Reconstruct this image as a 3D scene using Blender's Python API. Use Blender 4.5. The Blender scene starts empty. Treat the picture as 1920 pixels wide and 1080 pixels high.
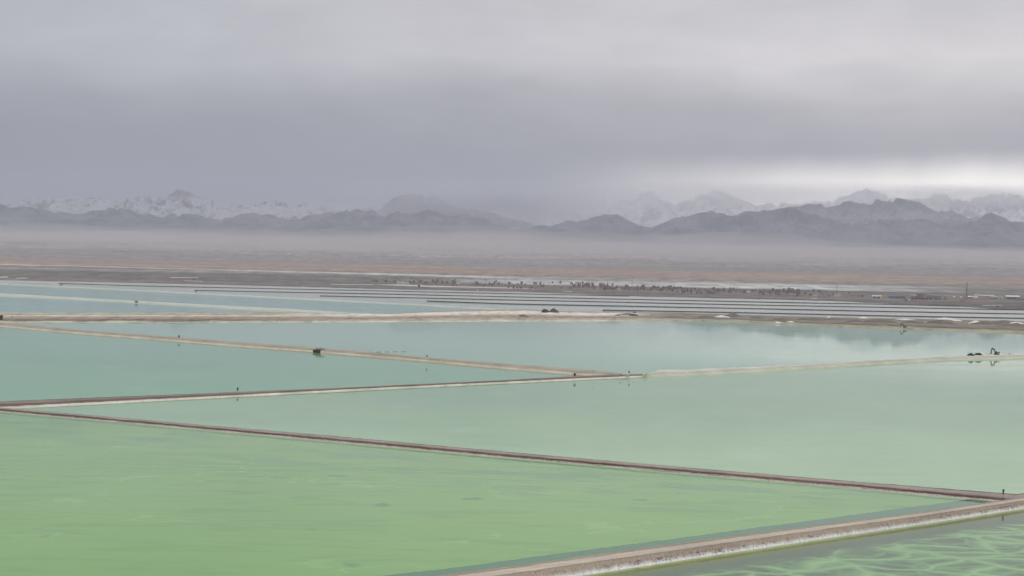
import bpy, bmesh, math, random
import numpy as np
from mathutils import Vector, Matrix

random.seed(7)
rng = np.random.default_rng(11)
scene = bpy.context.scene
COL = scene.collection

# ------------------------------------------------------------------ camera
FPX, CX, CY = 3700.0, 960.0, 540.0          # focal length in pixels of the 1920x1080 frame
CAM_H = 100.0
PITCH, ROLL = math.atan(55.0 / FPX), math.atan(37.0 / 1920.0)
_F = Vector((0, math.cos(PITCH), -math.sin(PITCH)))
_U0 = Vector((0, math.sin(PITCH), math.cos(PITCH)))
_R0 = Vector((1, 0, 0))
_R = math.cos(ROLL) * _R0 + math.sin(ROLL) * _U0
_U = -math.sin(ROLL) * _R0 + math.cos(ROLL) * _U0
cam = bpy.data.objects.new('camera', bpy.data.cameras.new('camera'))
COL.objects.link(cam)
cam.data.sensor_width = 36.0
cam.data.lens = FPX / 1920.0 * 36.0
cam.data.clip_start, cam.data.clip_end = 1.0, 200000.0
cam.matrix_world = Matrix(((_R.x, _U.x, -_F.x, 0), (_R.y, _U.y, -_F.y, 0), (_R.z, _U.z, -_F.z, CAM_H), (0, 0, 0, 1)))
scene.camera = cam


def ray(px, py):
    return _F + _R * ((px - CX) / FPX) - _U * ((py - CY) / FPX)


def ground_z(d):
    """height of the desert plain at distance d: flat round the lake, then rising to the foot of the mountains"""
    s = np.clip((d - 12500.0) / 10500.0, 0, 1.0)
    k = np.clip((d - 6300.0) / 2300.0, 0, 1.0)
    return 1.0 + 270.0 * s ** 1.55 + 0.004054 * d * k * k * (3 - 2 * k)


def gp(px, py, z=0.0):
    """the point seen in direction px, py at height z"""
    v = ray(px, py)
    t = (z - CAM_H) / v.z
    return Vector((v.x * t, v.y * t, z))


def gl(px, py):
    """the point of the desert plain seen in direction px, py"""
    g = gp(px, py, 1.0)
    for _ in range(25):
        g = gp(px, py, 0.5 * g.z + 0.5 * min(60.0, float(ground_z(g.y))))
    return g


def at_dist(px, py, d):
    v = ray(px, py)
    t = d / v.y
    return Vector((v.x * t, d, CAM_H + v.z * t))


# ------------------------------------------------------------------ node helper
class NT:
    def __init__(self, tree):
        self.t, self.n, self.l = tree, tree.nodes, tree.links
        self.n.clear()

    def new(self, kind, **kw):
        nd = self.n.new(kind)
        for k, v in kw.items():
            setattr(nd, k, v)
        return nd

    def put(self, sock, v):
        if isinstance(v, bpy.types.NodeSocket):
            self.l.new(v, sock)
        elif isinstance(v, (tuple, list)) and sock.type == 'RGBA':
            sock.default_value = tuple(v) + ((1.0,) if len(v) == 3 else ())
        else:
            sock.default_value = v

    def math(self, op, a, b=0.0, c=0.0, clamp=False):
        nd = self.new('ShaderNodeMath', operation=op, use_clamp=clamp)
        self.put(nd.inputs[0], a); self.put(nd.inputs[1], b); self.put(nd.inputs[2], c)
        return nd.outputs[0]

    def vmath(self, op, a, b=(0, 0, 0)):
        nd = self.new('ShaderNodeVectorMath', operation=op)
        self.put(nd.inputs[0], a); self.put(nd.inputs[1], b)
        return nd.outputs['Value' if op in ('DOT_PRODUCT', 'LENGTH') else 'Vector']

    def pos(self):
        return self.new('ShaderNodeNewGeometry').outputs['Position']

    def normal(self):
        return self.new('ShaderNodeNewGeometry').outputs['Normal']

    def sep(self, v):
        nd = self.new('ShaderNodeSeparateXYZ'); self.put(nd.inputs[0], v)
        return nd.outputs

    def uv(self):
        return self.sep(self.new('ShaderNodeUVMap').outputs[0])

    def noise(self, vec, scale, detail=4.0, rough=0.55, distort=0.0):
        """scale: number, or (sx, sy, sz) to stretch"""
        nd = self.new('ShaderNodeTexNoise')
        if isinstance(scale, (tuple, list)):
            vec = self.vmath('MULTIPLY', vec, scale); scale = 1.0
        self.put(nd.inputs['Vector'], vec)
        nd.inputs['Scale'].default_value = scale
        nd.inputs['Detail'].default_value = detail
        nd.inputs['Roughness'].default_value = rough
        nd.inputs['Distortion'].default_value = distort
        return nd.outputs[0]

    def ramp(self, fac, stops, interp='LINEAR'):
        nd = self.new('ShaderNodeValToRGB')
        cr = nd.color_ramp
        cr.interpolation = interp
        while len(cr.elements) < len(stops):
            cr.elements.new(0.5)
        for e, (p, c) in zip(cr.elements, stops):
            e.position = p
            if isinstance(c, (int, float)):
                c = (c, c, c)
            e.color = tuple(c) + (1.0,)
        self.put(nd.inputs[0], fac)
        return nd.outputs[0]

    def step(self, x, a, b):
        nd = self.new('ShaderNodeMapRange', interpolation_type='SMOOTHSTEP')
        self.put(nd.inputs[0], x)
        nd.inputs[1].default_value, nd.inputs[2].default_value = a, b
        return nd.outputs[0]

    def mix(self, fac, a, b, blend='MIX'):
        nd = self.new('ShaderNodeMix', data_type='RGBA', blend_type=blend)
        self.put(nd.inputs[0], fac); self.put(nd.inputs[6], a); self.put(nd.inputs[7], b)
        return nd.outputs[2]

    def bump(self, h, strength, dist):
        nd = self.new('ShaderNodeBump')
        nd.inputs['Strength'].default_value = strength
        nd.inputs['Distance'].default_value = dist
        self.put(nd.inputs['Height'], h)
        return nd.outputs[0]

    def surf(self, color, rough=0.85, normal=None, spec=0.3, metal=0.0, ior=None):
        b = self.new('ShaderNodeBsdfPrincipled')
        self.put(b.inputs['Base Color'], color); self.put(b.inputs['Roughness'], rough)
        b.inputs['Metallic'].default_value = metal
        if ior:
            b.inputs['IOR'].default_value = ior
        else:
            b.inputs['Specular IOR Level'].default_value = spec
        if normal is not None:
            self.put(b.inputs['Normal'], normal)
        o = self.new('ShaderNodeOutputMaterial')
        self.l.new(b.outputs[0], o.inputs['Surface'])


def material(name):
    m = bpy.data.materials.new(name)
    m.use_nodes = True
    return m, NT(m.node_tree)


def simple_mat(name, color, rough=0.8, var=0.25, scale=0.6, metal=0.0):
    m, t = material(name)
    n = t.noise(t.pos(), scale, 5.0)
    dark = tuple(c * (1 - var) for c in color)
    lite = tuple(min(1.0, c * (1 + var)) for c in color)
    t.surf(t.ramp(n, [(0.3, dark), (0.7, lite)]), rough, metal=metal)
    return m


# ------------------------------------------------------------------ world: overcast sky over a Nishita daylight sky
SUN_EL, SUN_AZ = math.radians(34), math.radians(62)      # azimuth from +Y towards +X
world = bpy.data.worlds.new('World')
scene.world = world
world.use_nodes = True
t = NT(world.node_tree)
D = t.new('ShaderNodeTexCoord').outputs['Generated']
dx, dy, dz0 = t.sep(D)[0:3]
dz = t.math('SUBTRACT', dz0, 0.004)
az = t.math('ARCTAN2', dx, dy)                           # radians, 0 ahead, + right
wob = t.math('MULTIPLY', t.math('SUBTRACT', t.noise(D, (5, 5, 16), 3.0), 0.5), 0.050)
elw = t.math('ADD', dz, wob)
# vertical run of the overcast: dark slate base, paler above, brightest overhead
base = t.ramp(t.math('POWER', t.math('MAXIMUM', elw, 0.0), 0.5), [
    (0.0, (0.33, 0.35, 0.39)),
    (math.sqrt(0.032), (0.33, 0.35, 0.40)),
    (math.sqrt(0.058), (0.40, 0.40, 0.445)),
    (math.sqrt(0.073), (0.50, 0.49, 0.525)),
    (math.sqrt(0.095), (0.75, 0.72, 0.745)),
    (math.sqrt(0.125), (0.72, 0.69, 0.715)),
    (math.sqrt(0.30), (0.68, 0.655, 0.67)),
    (1.0, (1.36, 1.33, 1.33))])
# the left is the darker, bluer side of the cloud deck
left = t.step(az, 0.10, -0.30)
base = t.mix(t.math('MULTIPLY', left, t.math('SUBTRACT', 1.0, t.step(dz, 0.16, 0.7))), base, t.mix(1.0, base, (0.72, 0.77, 0.80), 'MULTIPLY'))
right = t.math('MULTIPLY', t.step(az, -0.02, 0.24), t.math('SUBTRACT', 1.0, t.step(dz, 0.085, 0.13)))
base = t.mix(right, base, t.mix(1.0, base, (1.30, 1.29, 1.22), 'MULTIPLY'))
cl = t.noise(D, (8, 8, 27), 7.0, 0.62, 0.9)
cl2 = t.noise(D, (26, 26, 60), 5.0, 0.55, 0.4)
tone = t.math('ADD', t.math('MULTIPLY', t.math('SUBTRACT', cl, 0.5), 0.25), t.math('MULTIPLY', t.math('SUBTRACT', cl2, 0.5), 0.20))
base = t.mix(1.0, base, t.math('ADD', 1.0, tone), 'MULTIPLY')
# the bright gap under the cloud base, over the far snow on the right
slot_n = t.math('MULTIPLY', t.math('SUBTRACT', t.noise(D, (11, 11, 9), 4.0, 0.55), 0.5), 0.014)
sl = t.math('ADD', dz, slot_n)
slot = t.math('MULTIPLY', t.step(sl, 0.054, 0.027), t.math('MULTIPLY', t.step(az, -0.01, 0.21), t.step(az, 0.75, 0.30)))
base = t.mix(slot, base, (3.3, 3.1, 2.8))
below = t.step(dz, 0.0, -0.08)
base = t.mix(below, base, (0.30, 0.31, 0.30))
bg = t.new('ShaderNodeBackground'); t.put(bg.inputs[0], base); bg.inputs[1].default_value = 1.0
sky = t.new('ShaderNodeTexSky', sky_type='NISHITA', sun_disc=False)
sky.sun_elevation, sky.sun_rotation = SUN_EL, SUN_AZ
bg2 = t.new('ShaderNodeBackground'); t.put(bg2.inputs[0], sky.outputs[0]); bg2.inputs[1].default_value = 0.08
mx = t.new('ShaderNodeMixShader'); mx.inputs[0].default_value = 0.95
t.l.new(bg2.outputs[0], mx.inputs[1]); t.l.new(bg.outputs[0], mx.inputs[2])
wo = t.new('ShaderNodeOutputWorld'); t.l.new(mx.outputs[0], wo.inputs['Surface'])

sun = bpy.data.objects.new('sun', bpy.data.lights.new('sun', 'SUN'))
COL.objects.link(sun)
sun.data.energy, sun.data.angle, sun.data.color = 0.8, math.radians(14), (1.0, 0.96, 0.90)
sun.rotation_euler = Vector((-math.sin(SUN_AZ) * math.cos(SUN_EL), -math.cos(SUN_AZ) * math.cos(SUN_EL), -math.sin(SUN_EL))).to_track_quat('-Z', 'Y').to_euler()

vs = scene.view_settings
vs.view_transform, vs.look, vs.exposure, vs.gamma, vs.use_curve_mapping = 'Standard', 'None', 0.0, 1.0, False
cy = scene.cycles
cy.max_bounces, cy.diffuse_bounces, cy.glossy_bounces, cy.volume_bounces, cy.transmission_bounces = 6, 2, 3, 2, 2
cy.use_denoising = True


# ------------------------------------------------------------------ object helpers
def link(name, mesh, mats=(), parent=None):
    o = bpy.data.objects.new(name, mesh)
    COL.objects.link(o)
    for m in (mats if isinstance(mats, (list, tuple)) else [mats]):
        if m is not None and m.name not in [x.name for x in mesh.materials]:
            mesh.materials.append(m)
    if parent is not None:
        o.parent = parent
    return o


def tag(o, label, cat, group=None):
    o['label'], o['category'] = label, cat
    if group:
        o['group'] = group
    return o


def thing(name, label, cat, loc=(0, 0, 0), rz=0.0, scale=1.0, group=None):
    o = bpy.data.objects.new(name, None)
    COL.objects.link(o)
    o.location = loc
    o.rotation_euler = (0, 0, rz)
    o.scale = (scale,) * 3
    return tag(o, label, cat, group)


def struct(o):
    o['kind'] = 'structure'
    return o


def dup(root, loc, rz=0.0, scale=1.0, label=None, group=None):
    r = root.copy(); COL.objects.link(r)
    r.location, r.rotation_euler, r.scale = loc, (0, 0, rz), ((scale,) * 3 if not hasattr(scale, '__len__') else scale)
    if label: r['label'] = label
    if group: r['group'] = group
    for ch in list(root.children):
        c = ch.copy(); COL.objects.link(c); c.parent = r
        for g in ch.children:
            d = g.copy(); COL.objects.link(d); d.parent = c
    return r


def mesh_from(name, verts, faces, smooth=False, uvs=None):
    me = bpy.data.meshes.new(name)
    me.from_pydata([tuple(v) for v in verts], [], faces)
    if uvs is not None:
        lay = me.uv_layers.new(name='UVMap')
        idx = np.empty(len(me.loops), dtype=np.int64)
        me.loops.foreach_get('vertex_index', idx)
        lay.data.foreach_set('uv', np.asarray(uvs, dtype=np.float32)[idx].ravel())
    if smooth:
        me.polygons.foreach_set('use_smooth', [True] * len(me.polygons))
    me.update()
    return me


def grid_mesh(name, P, UV=None, smooth=True):
    """P: array rows x cols x 3"""
    r, c = P.shape[:2]
    i = np.arange(r * c).reshape(r, c)
    f = np.stack([i[:-1, :-1], i[:-1, 1:], i[1:, 1:], i[1:, :-1]], -1).reshape(-1, 4)
    return mesh_from(name, P.reshape(-1, 3).tolist(), f.tolist(), smooth, None if UV is None else UV.reshape(-1, 2))


class BM:
    """collects shapes into one mesh"""
    def __init__(self):
        self.b = bmesh.new()

    def box(self, size, loc=(0, 0, 0), rot=(0, 0, 0), bevel=0.0):
        g = bmesh.ops.create_cube(self.b, size=1.0)
        vs_ = g['verts']
        bmesh.ops.scale(self.b, vec=size, verts=vs_)
        if bevel:
            es = list({e for v in vs_ for e in v.link_edges})
            r = bmesh.ops.bevel(self.b, geom=es, offset=bevel, segments=1, affect='EDGES')
            vs_ = list({v for f in r['faces'] for v in f.verts} | {v for v in vs_ if v.is_valid})
        from mathutils import Euler
        bmesh.ops.transform(self.b, matrix=Matrix.Translation(loc) @ Euler(rot).to_matrix().to_4x4(), verts=vs_)
        return self

    def tube(self, a, b, r1, r2=None, seg=8):
        a, b = Vector(a), Vector(b)
        d = b - a
        g = bmesh.ops.create_cone(self.b, cap_ends=True, segments=seg, radius1=r1, radius2=r1 if r2 is None else r2, depth=d.length)
        m = Matrix.Translation((a + b) / 2) @ d.to_track_quat('Z', 'Y').to_matrix().to_4x4()
        bmesh.ops.transform(self.b, matrix=m, verts=g['verts'])
        return self

    def ball(self, loc, r, seg=10):
        g = bmesh.ops.create_uvsphere(self.b, u_segments=seg, v_segments=max(4, seg // 2 + 1), radius=1.0)
        if not hasattr(r, '__len__'): r = (r, r, r)
        bmesh.ops.transform(self.b, matrix=Matrix.Translation(loc) @ Matrix.Diagonal((*r, 1)), verts=g['verts'])
        return self

    def poly(self, pts, depth, axis='Y'):
        """a closed outline in XZ pulled out along Y, centred"""
        n = len(pts)
        v1 = [self.b.verts.new((x, -depth / 2, z)) for x, z in pts]
        v2 = [self.b.verts.new((x, depth / 2, z)) for x, z in pts]
        self.b.faces.new(v1); self.b.faces.new(v2[::-1])
        for k in range(n):
            self.b.faces.new((v1[(k + 1) % n], v1[k], v2[k], v2[(k + 1) % n]))
        return self

    def build(self, name, mat, parent=None, smooth=False):
        bmesh.ops.recalc_face_normals(self.b, faces=self.b.faces[:])
        me = bpy.data.meshes.new(name)
        self.b.to_mesh(me); self.b.free()
        if smooth:
            me.polygons.foreach_set('use_smooth', [True] * len(me.polygons))
        return link(name, me, mat, parent)


# smooth value noise in numpy
_T = rng.random((256, 256))


def vnoise(x, y):
    xi, yi = np.floor(x).astype(int), np.floor(y).astype(int)
    fx, fy = x - xi, y - yi
    fx, fy = fx * fx * (3 - 2 * fx), fy * fy * (3 - 2 * fy)
    a, b = _T[xi % 256, yi % 256], _T[(xi + 1) % 256, yi % 256]
    c, d = _T[xi % 256, (yi + 1) % 256], _T[(xi + 1) % 256, (yi + 1) % 256]
    return (a * (1 - fx) + b * fx) * (1 - fy) + (c * (1 - fx) + d * fx) * fy


def fbm(x, y, octv=5, gain=0.5, ridged=False):
    s, a, tot = 0.0, 1.0, 0.0
    for k in range(octv):
        n = vnoise(x * 2 ** k + 17.3 * k, y * 2 ** k + 41.7 * k)
        if ridged:
            n = (1 - np.abs(2 * n - 1))
        s = s + a * n; tot += a; a *= gain
    return s / tot


def interp_px(pts, xs):
    p = np.array(pts, float)
    return np.interp(xs, p[:, 0], p[:, 1])


def line3(pts, z, n):
    """px polyline -> n ground points at height z, evenly spaced on the ground"""
    p = np.array(pts, float)
    s = np.linspace(0, 1, 400)
    key = (p[:, 0] - p[0, 0]) / (p[-1, 0] - p[0, 0])
    px, py = p[0, 0] + s * (p[-1, 0] - p[0, 0]), np.interp(s, key, p[:, 1])
    g = np.array([gp(a, b, z) for a, b in zip(px, py)])
    L = np.concatenate([[0], np.cumsum(np.linalg.norm(np.diff(g, axis=0), axis=1))])
    q = np.linspace(0, L[-1], n)
    return np.stack([np.interp(q, L, g[:, k]) for k in range(3)], -1), np.interp(q, L, px)


# ------------------------------------------------------------------ where the dikes run (pixels of the 1920x1080 photograph)
A_FRONT = [(300, 1207), (900, 1108), (1075, 1081), (1240, 1056.5), (1600, 1001.7), (1720, 984), (1920, 953.5), (2400, 881)]
A_BACK = [(300, 1150), (600, 1113), (823, 1080), (1240, 1023), (1600, 976.5), (1720, 961.5), (1850, 942), (1920, 932), (2400, 862)]
A_TRENCH = [(300, 1140), (712, 1080), (872, 1062), (1041, 1038.5), (1240, 1013), (1600, 965), (1767, 943), (1815, 936)]
B_FRONT = [(-14, 770), (0, 771.5), (320, 800), (640, 829.5), (960, 859), (1280, 887), (1600, 915), (1850, 938.5), (1905, 943.5), (2010, 930)]
B_BACK = [(-14, 763), (0, 764), (320, 791.7), (640, 819), (960, 848), (1280, 876), (1600, 902.8), (1850, 922), (1905, 926.5), (2010, 914)]
C_FRONT = [(-500, 797), (-60, 769), (30, 765.5), (320, 750), (640, 733), (960, 717.5), (1160, 708.4), (1240, 704.5)]
C_BACK = [(-500, 771), (-60, 755), (0, 752.5), (320, 740), (640, 727), (960, 711.7), (1085, 704.5), (1240, 700)]
D_FRONT = [(-150, 603), (0, 612), (137, 624.5), (280, 635.5), (480, 652), (580, 658.7), (800, 677), (960, 692), (1114, 704.5), (1180, 708)]
D_BACK = [(-150, 594), (0, 604), (137, 617), (280, 628), (480, 643.7), (580, 650.5), (607, 652), (840, 673), (960, 682.5), (1120, 694.5), (1180, 702)]
E_FRONT = [(1205, 706.5), (1290, 703.5), (1440, 695.5), (1600, 685), (1760, 675.8), (1920, 671.5), (2400, 659)]
E_BACK = [(1205, 702), (1232, 695), (1250, 693), (1290, 693.5), (1440, 686.5), (1600, 677.5), (1760, 668.3), (1920, 664), (2400, 652)]
F_FRONT = [(-600, 594), (0, 605), (480, 605), (720, 603.8), (960, 603), (1100, 602.5), (1250, 602.3), (1380, 604), (1440, 608), (1560, 613), (1680, 618), (1800, 623), (1920, 627.5), (2400, 642)]
F_BACK = [(-600, 576), (0, 585), (480, 585.5), (660, 586.5), (740, 587), (800, 584), (900, 581), (960, 580), (1000, 580.5), (1040, 583.5), (1140, 585), (1260, 585), (1440, 591.5), (1680, 596.5), (1920, 601), (2400, 610)]
G_BACK = [(-600, 520), (0, 549.7), (120, 556.7), (240, 563.2), (360, 569.7), (480, 576), (600, 582.5), (690, 588)]
G_FRONT = [(-600, 523), (0, 557), (120, 562.2), (240, 568.5), (360, 575.5), (480, 583.5), (600, 589.5), (690, 592)]
H_BACK = [(-600, 505), (0, 531.3), (120, 537), (240, 542.8), (480, 554.8), (720, 567), (900, 577), (990, 582)]
H_FRONT = [(-600, 507), (0, 533.6), (120, 539.2), (240, 545), (480, 557.8), (720, 569.8), (900, 579.6), (990, 584.5)]
SHORE = [(-900, 507), (0, 525.5), (240, 530), (480, 535.7), (720, 542), (960, 547), (1200, 556), (1440, 561.5), (1560, 564.5), (1640, 568.5), (1760, 572.5), (1860, 579), (1920, 581.5), (2700, 598)]


def pt(pts, x, z=0.0):
    return gp(x, float(interp_px(pts, x)), z)


def mid(f, b, x, zb):
    return (pt(f, x) + pt(b, x, zb)) / 2


HA, HB, HC, HD, HE, HF, HG, HH = 2.5, 1.5, 1.5, 2.5, 2.6, 3.0, 2.0, 1.3


def mids(f, b, zb, x0, x1, n):
    out = []
    for x in np.linspace(x0, x1, n):
        m = mid(f, b, x, zb)
        out.append((m.x, m.y))
    return out


def px_line(pts, x0, x1, n, jit=0.0):
    out = []
    for x in np.linspace(x0, x1, n):
        p = pt(pts, x)
        out.append((p.x, p.y + (random.uniform(-jit, jit) if jit else 0)))
    return out


# ------------------------------------------------------------------ water
def water_mat(name, cols, big=(1 / 260, 1 / 260, 1), rough=0.05, streak=0.25, blotch=None, extra=None, ripple=0.02, ior=1.25):
    """cols: brine colour, from its darker to its paler drifts"""
    m, t = material(name)
    p = t.pos()
    n = t.noise(p, big, 6.0, 0.6, 0.5)
    c = t.ramp(n, [(0.25, cols[0]), (0.5, cols[1]), (0.75, cols[2])])
    st = t.noise(p, (1 / 45, 1 / 14, 1), 5.0, 0.6, 0.8)
    c = t.mix(t.math('MULTIPLY', t.step(st, 0.48, 0.66), streak), c, tuple(x * 0.62 for x in cols[0]))
    if extra:
        c = extra(t, p, c)
    rp = t.noise(p, (1 / 7, 1 / 2.2, 1), 3.0, 0.5)
    rr = t.math('ADD', rough, t.math('MULTIPLY', t.step(t.noise(p, (1 / 420, 1 / 120, 1), 4.0), 0.4, 0.7), rough * 0.9))
    t.surf(c, rr, normal=t.bump(rp, 1.0, ripple), ior=ior)
    return m


def pond(name, outline, mat, z=0.0):
    b = bmesh.new()
    vs_ = [b.verts.new((x, y, z)) for x, y in outline]
    f = b.faces.new(vs_)
    f.normal_update()
    if f.normal.z < 0:
        f.normal_flip()
    bmesh.ops.triangulate(b, faces=[f])
    me = bpy.data.meshes.new(name)
    b.to_mesh(me); b.free()
    return struct(link(name, me, mat))


# line of the near causeway, for what lies along it in the water
_a0, _a1 = pt(A_FRONT, 1240), pt(A_FRONT, 1900)
_dir = (_a1 - _a0).normalized()
A_NRM = Vector((_dir.y, -_dir.x, 0))                     # to the near right side
A_OFF = A_NRM.dot(_a0)


def near_right(t, p, c):
    dist = t.math('SUBTRACT', t.vmath('DOT_PRODUCT', p, tuple(A_NRM)), A_OFF)
    wv = t.vmath('ADD', p, t.vmath('MULTIPLY', t.vmath('SUBTRACT', t.new_color(p), (0.5, 0.5, 0.5)), (26, 26, 0)))
    vec = t.vmath('MULTIPLY', wv, (1 / 27, 1 / 24, 1))
    def net(off, sc):
        vo = t.new('ShaderNodeTexVoronoi', feature='DISTANCE_TO_EDGE')
        t.put(vo.inputs['Vector'], t.vmath('ADD', vec, off)); vo.inputs['Scale'].default_value = sc
        return vo.outputs['Distance']
    n1, n2 = net((0, 0, 0), 1.0), net((3.3, 7.1, 0), 2.1)
    lace = t.math('MAXIMUM', t.step(n1, 0.20, 0.0), t.math('MULTIPLY', t.step(n2, 0.16, 0.0), 0.6))
    patch = t.step(t.noise(p, (1 / 55, 1 / 32, 1), 4.0), 0.36, 0.62)
    lace = t.math('ADD', t.math('MULTIPLY', lace, 0.60), t.math('MULTIPLY', patch, 0.16), clamp=True)
    edge = t.math('ADD', dist, t.math('MULTIPLY', t.math('SUBTRACT', t.noise(p, 1 / 18, 4.0), 0.5), 20))
    lace = t.math('MULTIPLY', lace, t.step(edge, 17, 29))
    thin = t.step(n1, 0.07, 0.0)
    c = t.mix(lace, (0.07, 0.12, 0.062), (0.19, 0.42, 0.15))
    c = t.mix(t.math('MULTIPLY', t.math('MULTIPLY', thin, lace), 0.4), c, (0.36, 0.55, 0.26))
    olive = t.step(t.math('ADD', dist, t.math('MULTIPLY', t.math('SUBTRACT', t.noise(p, 1 / 5, 3.0), 0.5), 2.0)), 15.0, 7.0)
    c = t.mix(t.math('MULTIPLY', olive, 0.85), c, (0.105, 0.145, 0.02))
    shallow = t.step(dist, 7.0, 0.5)
    return t.mix(t.math('MULTIPLY', shallow, 0.7), c, (0.34, 0.40, 0.16))


def _new_color(self, p):
    nd = self.new('ShaderNodeTexNoise')
    self.put(nd.inputs['Vector'], p)
    nd.inputs['Scale'].default_value = 1 / 30
    nd.inputs['Detail'].default_value = 3.0
    return nd.outputs['Color']


NT.new_color = _new_color

# long smudges that lie along dike B in the near pond
_b0, _b1 = pt(B_FRONT, 100), pt(B_FRONT, 1500)
_bd = (_b1 - _b0).normalized()
B_NRM = Vector((_bd.y, -_bd.x, 0))
if B_NRM.y > 0: B_NRM = -B_NRM
B_OFF = B_NRM.dot(_b0)


def near_green(t, p, c):
    dist = t.math('SUBTRACT', t.vmath('DOT_PRODUCT', p, tuple(B_NRM)), B_OFF)
    along = t.vmath('DOT_PRODUCT', p, tuple(_bd))
    q = t.new('ShaderNodeCombineXYZ'); t.put(q.inputs[0], along); t.put(q.inputs[1], dist)
    sm = t.noise(q.outputs[0], (1 / 60, 1 / 28, 1), 3.0, 0.5)
    band = t.math('MULTIPLY', t.step(dist, 4, 30), t.step(dist, 150, 60))
    c = t.mix(t.math('MULTIPLY', t.math('MULTIPLY', t.step(sm, 0.48, 0.62), band), 0.5), c, (0.075, 0.235, 0.115))
    deep = t.math('MULTIPLY', t.step(dist, 30, 6), 0.18)
    c = t.mix(deep, c, (0.105, 0.31, 0.15))
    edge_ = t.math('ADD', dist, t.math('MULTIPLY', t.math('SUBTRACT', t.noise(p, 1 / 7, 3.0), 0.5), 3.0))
    c = t.mix(t.math('MULTIPLY', t.step(edge_, 12.0, 5.0), 0.9), c, (0.37, 0.50, 0.38))  # paler strip painted along dike B to offset the bank's dark reflection
    # dark floating patches and pale drift lines
    pt_ = t.noise(p, (1 / 22, 1 / 26, 1), 2.0, 0.4)
    c = t.mix(t.math('MULTIPLY', t.step(pt_, 0.69, 0.78), 0.55), c, (0.04, 0.15, 0.055))
    w = t.vmath('ADD', p, t.vmath('MULTIPLY', t.new_color(p), (60, 60, 0)))
    fl = t.math('ABSOLUTE', t.math('SUBTRACT', t.noise(w, (1 / 70, 1 / 60, 1), 3.0, 0.5), 0.5))
    lines = t.math('MULTIPLY', t.step(fl, 0.016, 0.0), t.step(t.noise(p, 1 / 90, 3.0), 0.45, 0.65))
    c = t.mix(t.math('MULTIPLY', lines, 0.20), c, (0.42, 0.66, 0.32))
    return c


def along_fade(stops, axis=0):
    def f(t, p, c):
        x = t.sep(p)[axis]
        for (a, b, col, k) in stops:
            c = t.mix(t.math('MULTIPLY', t.step(x, a, b), k), c, col)
        return c
    return f




def dashes(t, p, c):
    w = t.noise(p, (1 / 24, 1 / 26, 1), 3.0, 0.55, 0.6)
    big = t.step(t.noise(p, (1 / 300, 1 / 200, 1), 3.0), 0.40, 0.60)
    c = t.mix(t.math('MULTIPLY', t.math('MULTIPLY', t.step(w, 0.60, 0.72), big), 0.5), c, (0.10, 0.27, 0.15))
    w2 = t.noise(p, (1 / 60, 1 / 50, 1), 4.0, 0.6, 1.0)
    return t.mix(t.math('MULTIPLY', t.step(w2, 0.56, 0.70), 0.25), c, (0.42, 0.58, 0.36))


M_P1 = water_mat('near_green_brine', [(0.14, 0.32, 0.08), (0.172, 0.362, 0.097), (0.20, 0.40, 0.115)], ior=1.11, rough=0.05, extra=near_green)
M_TRENCH = water_mat('deep_trench_brine', [(0.065, 0.17, 0.09), (0.07, 0.185, 0.10), (0.08, 0.20, 0.105)], ior=1.11, rough=0.05, streak=0.1)
M_P2 = water_mat('laced_brine', [(0.10, 0.16, 0.10), (0.12, 0.18, 0.11), (0.14, 0.20, 0.12)], ior=1.11, rough=0.05, extra=near_right, streak=0.2)
M_P3 = water_mat('pale_green_brine', [(0.17, 0.38, 0.17), (0.22, 0.44, 0.19), (0.26, 0.475, 0.205)], rough=0.04, streak=0.3, ripple=0.004, ior=1.19, extra=dashes)
_d0, _d1 = pt(D_FRONT, 300), pt(D_FRONT, 1100)
_dd = (_d1 - _d0).normalized()
D_NRM = Vector((_dd.y, -_dd.x, 0))
if D_NRM.y > 0: D_NRM = -D_NRM
D_OFF = D_NRM.dot(_d0)


def dashes_olive(t, p, c):
    c = dashes(t, p, c)
    dist = t.math('SUBTRACT', t.vmath('DOT_PRODUCT', p, tuple(D_NRM)), D_OFF)
    e_ = t.math('ADD', dist, t.math('MULTIPLY', t.math('SUBTRACT', t.noise(p, 1 / 12, 3.0), 0.5), 12.0))
    return t.mix(t.math('MULTIPLY', t.step(e_, 30.0, 14.0), 0.85), c, (0.26, 0.29, 0.14))


M_P4 = water_mat('sea_green_brine', [(0.11, 0.375, 0.175), (0.13, 0.40, 0.19), (0.15, 0.415, 0.185)], rough=0.04, streak=0.35, ripple=0.006, ior=1.15, extra=dashes_olive)
M_P5 = water_mat('calm_blue_green_brine', [(0.20, 0.50, 0.27), (0.235, 0.53, 0.285), (0.27, 0.55, 0.295)], rough=0.02, streak=0.2, ripple=0.002, ior=1.26)
M_P7 = water_mat('blue_brine', [(0.11, 0.36, 0.285), (0.125, 0.39, 0.305), (0.145, 0.41, 0.31)], rough=0.06, streak=0.2, ior=1.16)
M_P8 = water_mat('silver_brine', [(0.36, 0.37, 0.32), (0.41, 0.42, 0.365), (0.45, 0.46, 0.40)], rough=0.12, streak=0.1, ior=1.15)
M_P9 = water_mat('shallow_pale_brine', [(0.33, 0.42, 0.36), (0.42, 0.48, 0.41), (0.50, 0.52, 0.44)], big=(1 / 500, 1 / 70, 1), rough=0.09, streak=0.4)

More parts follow.
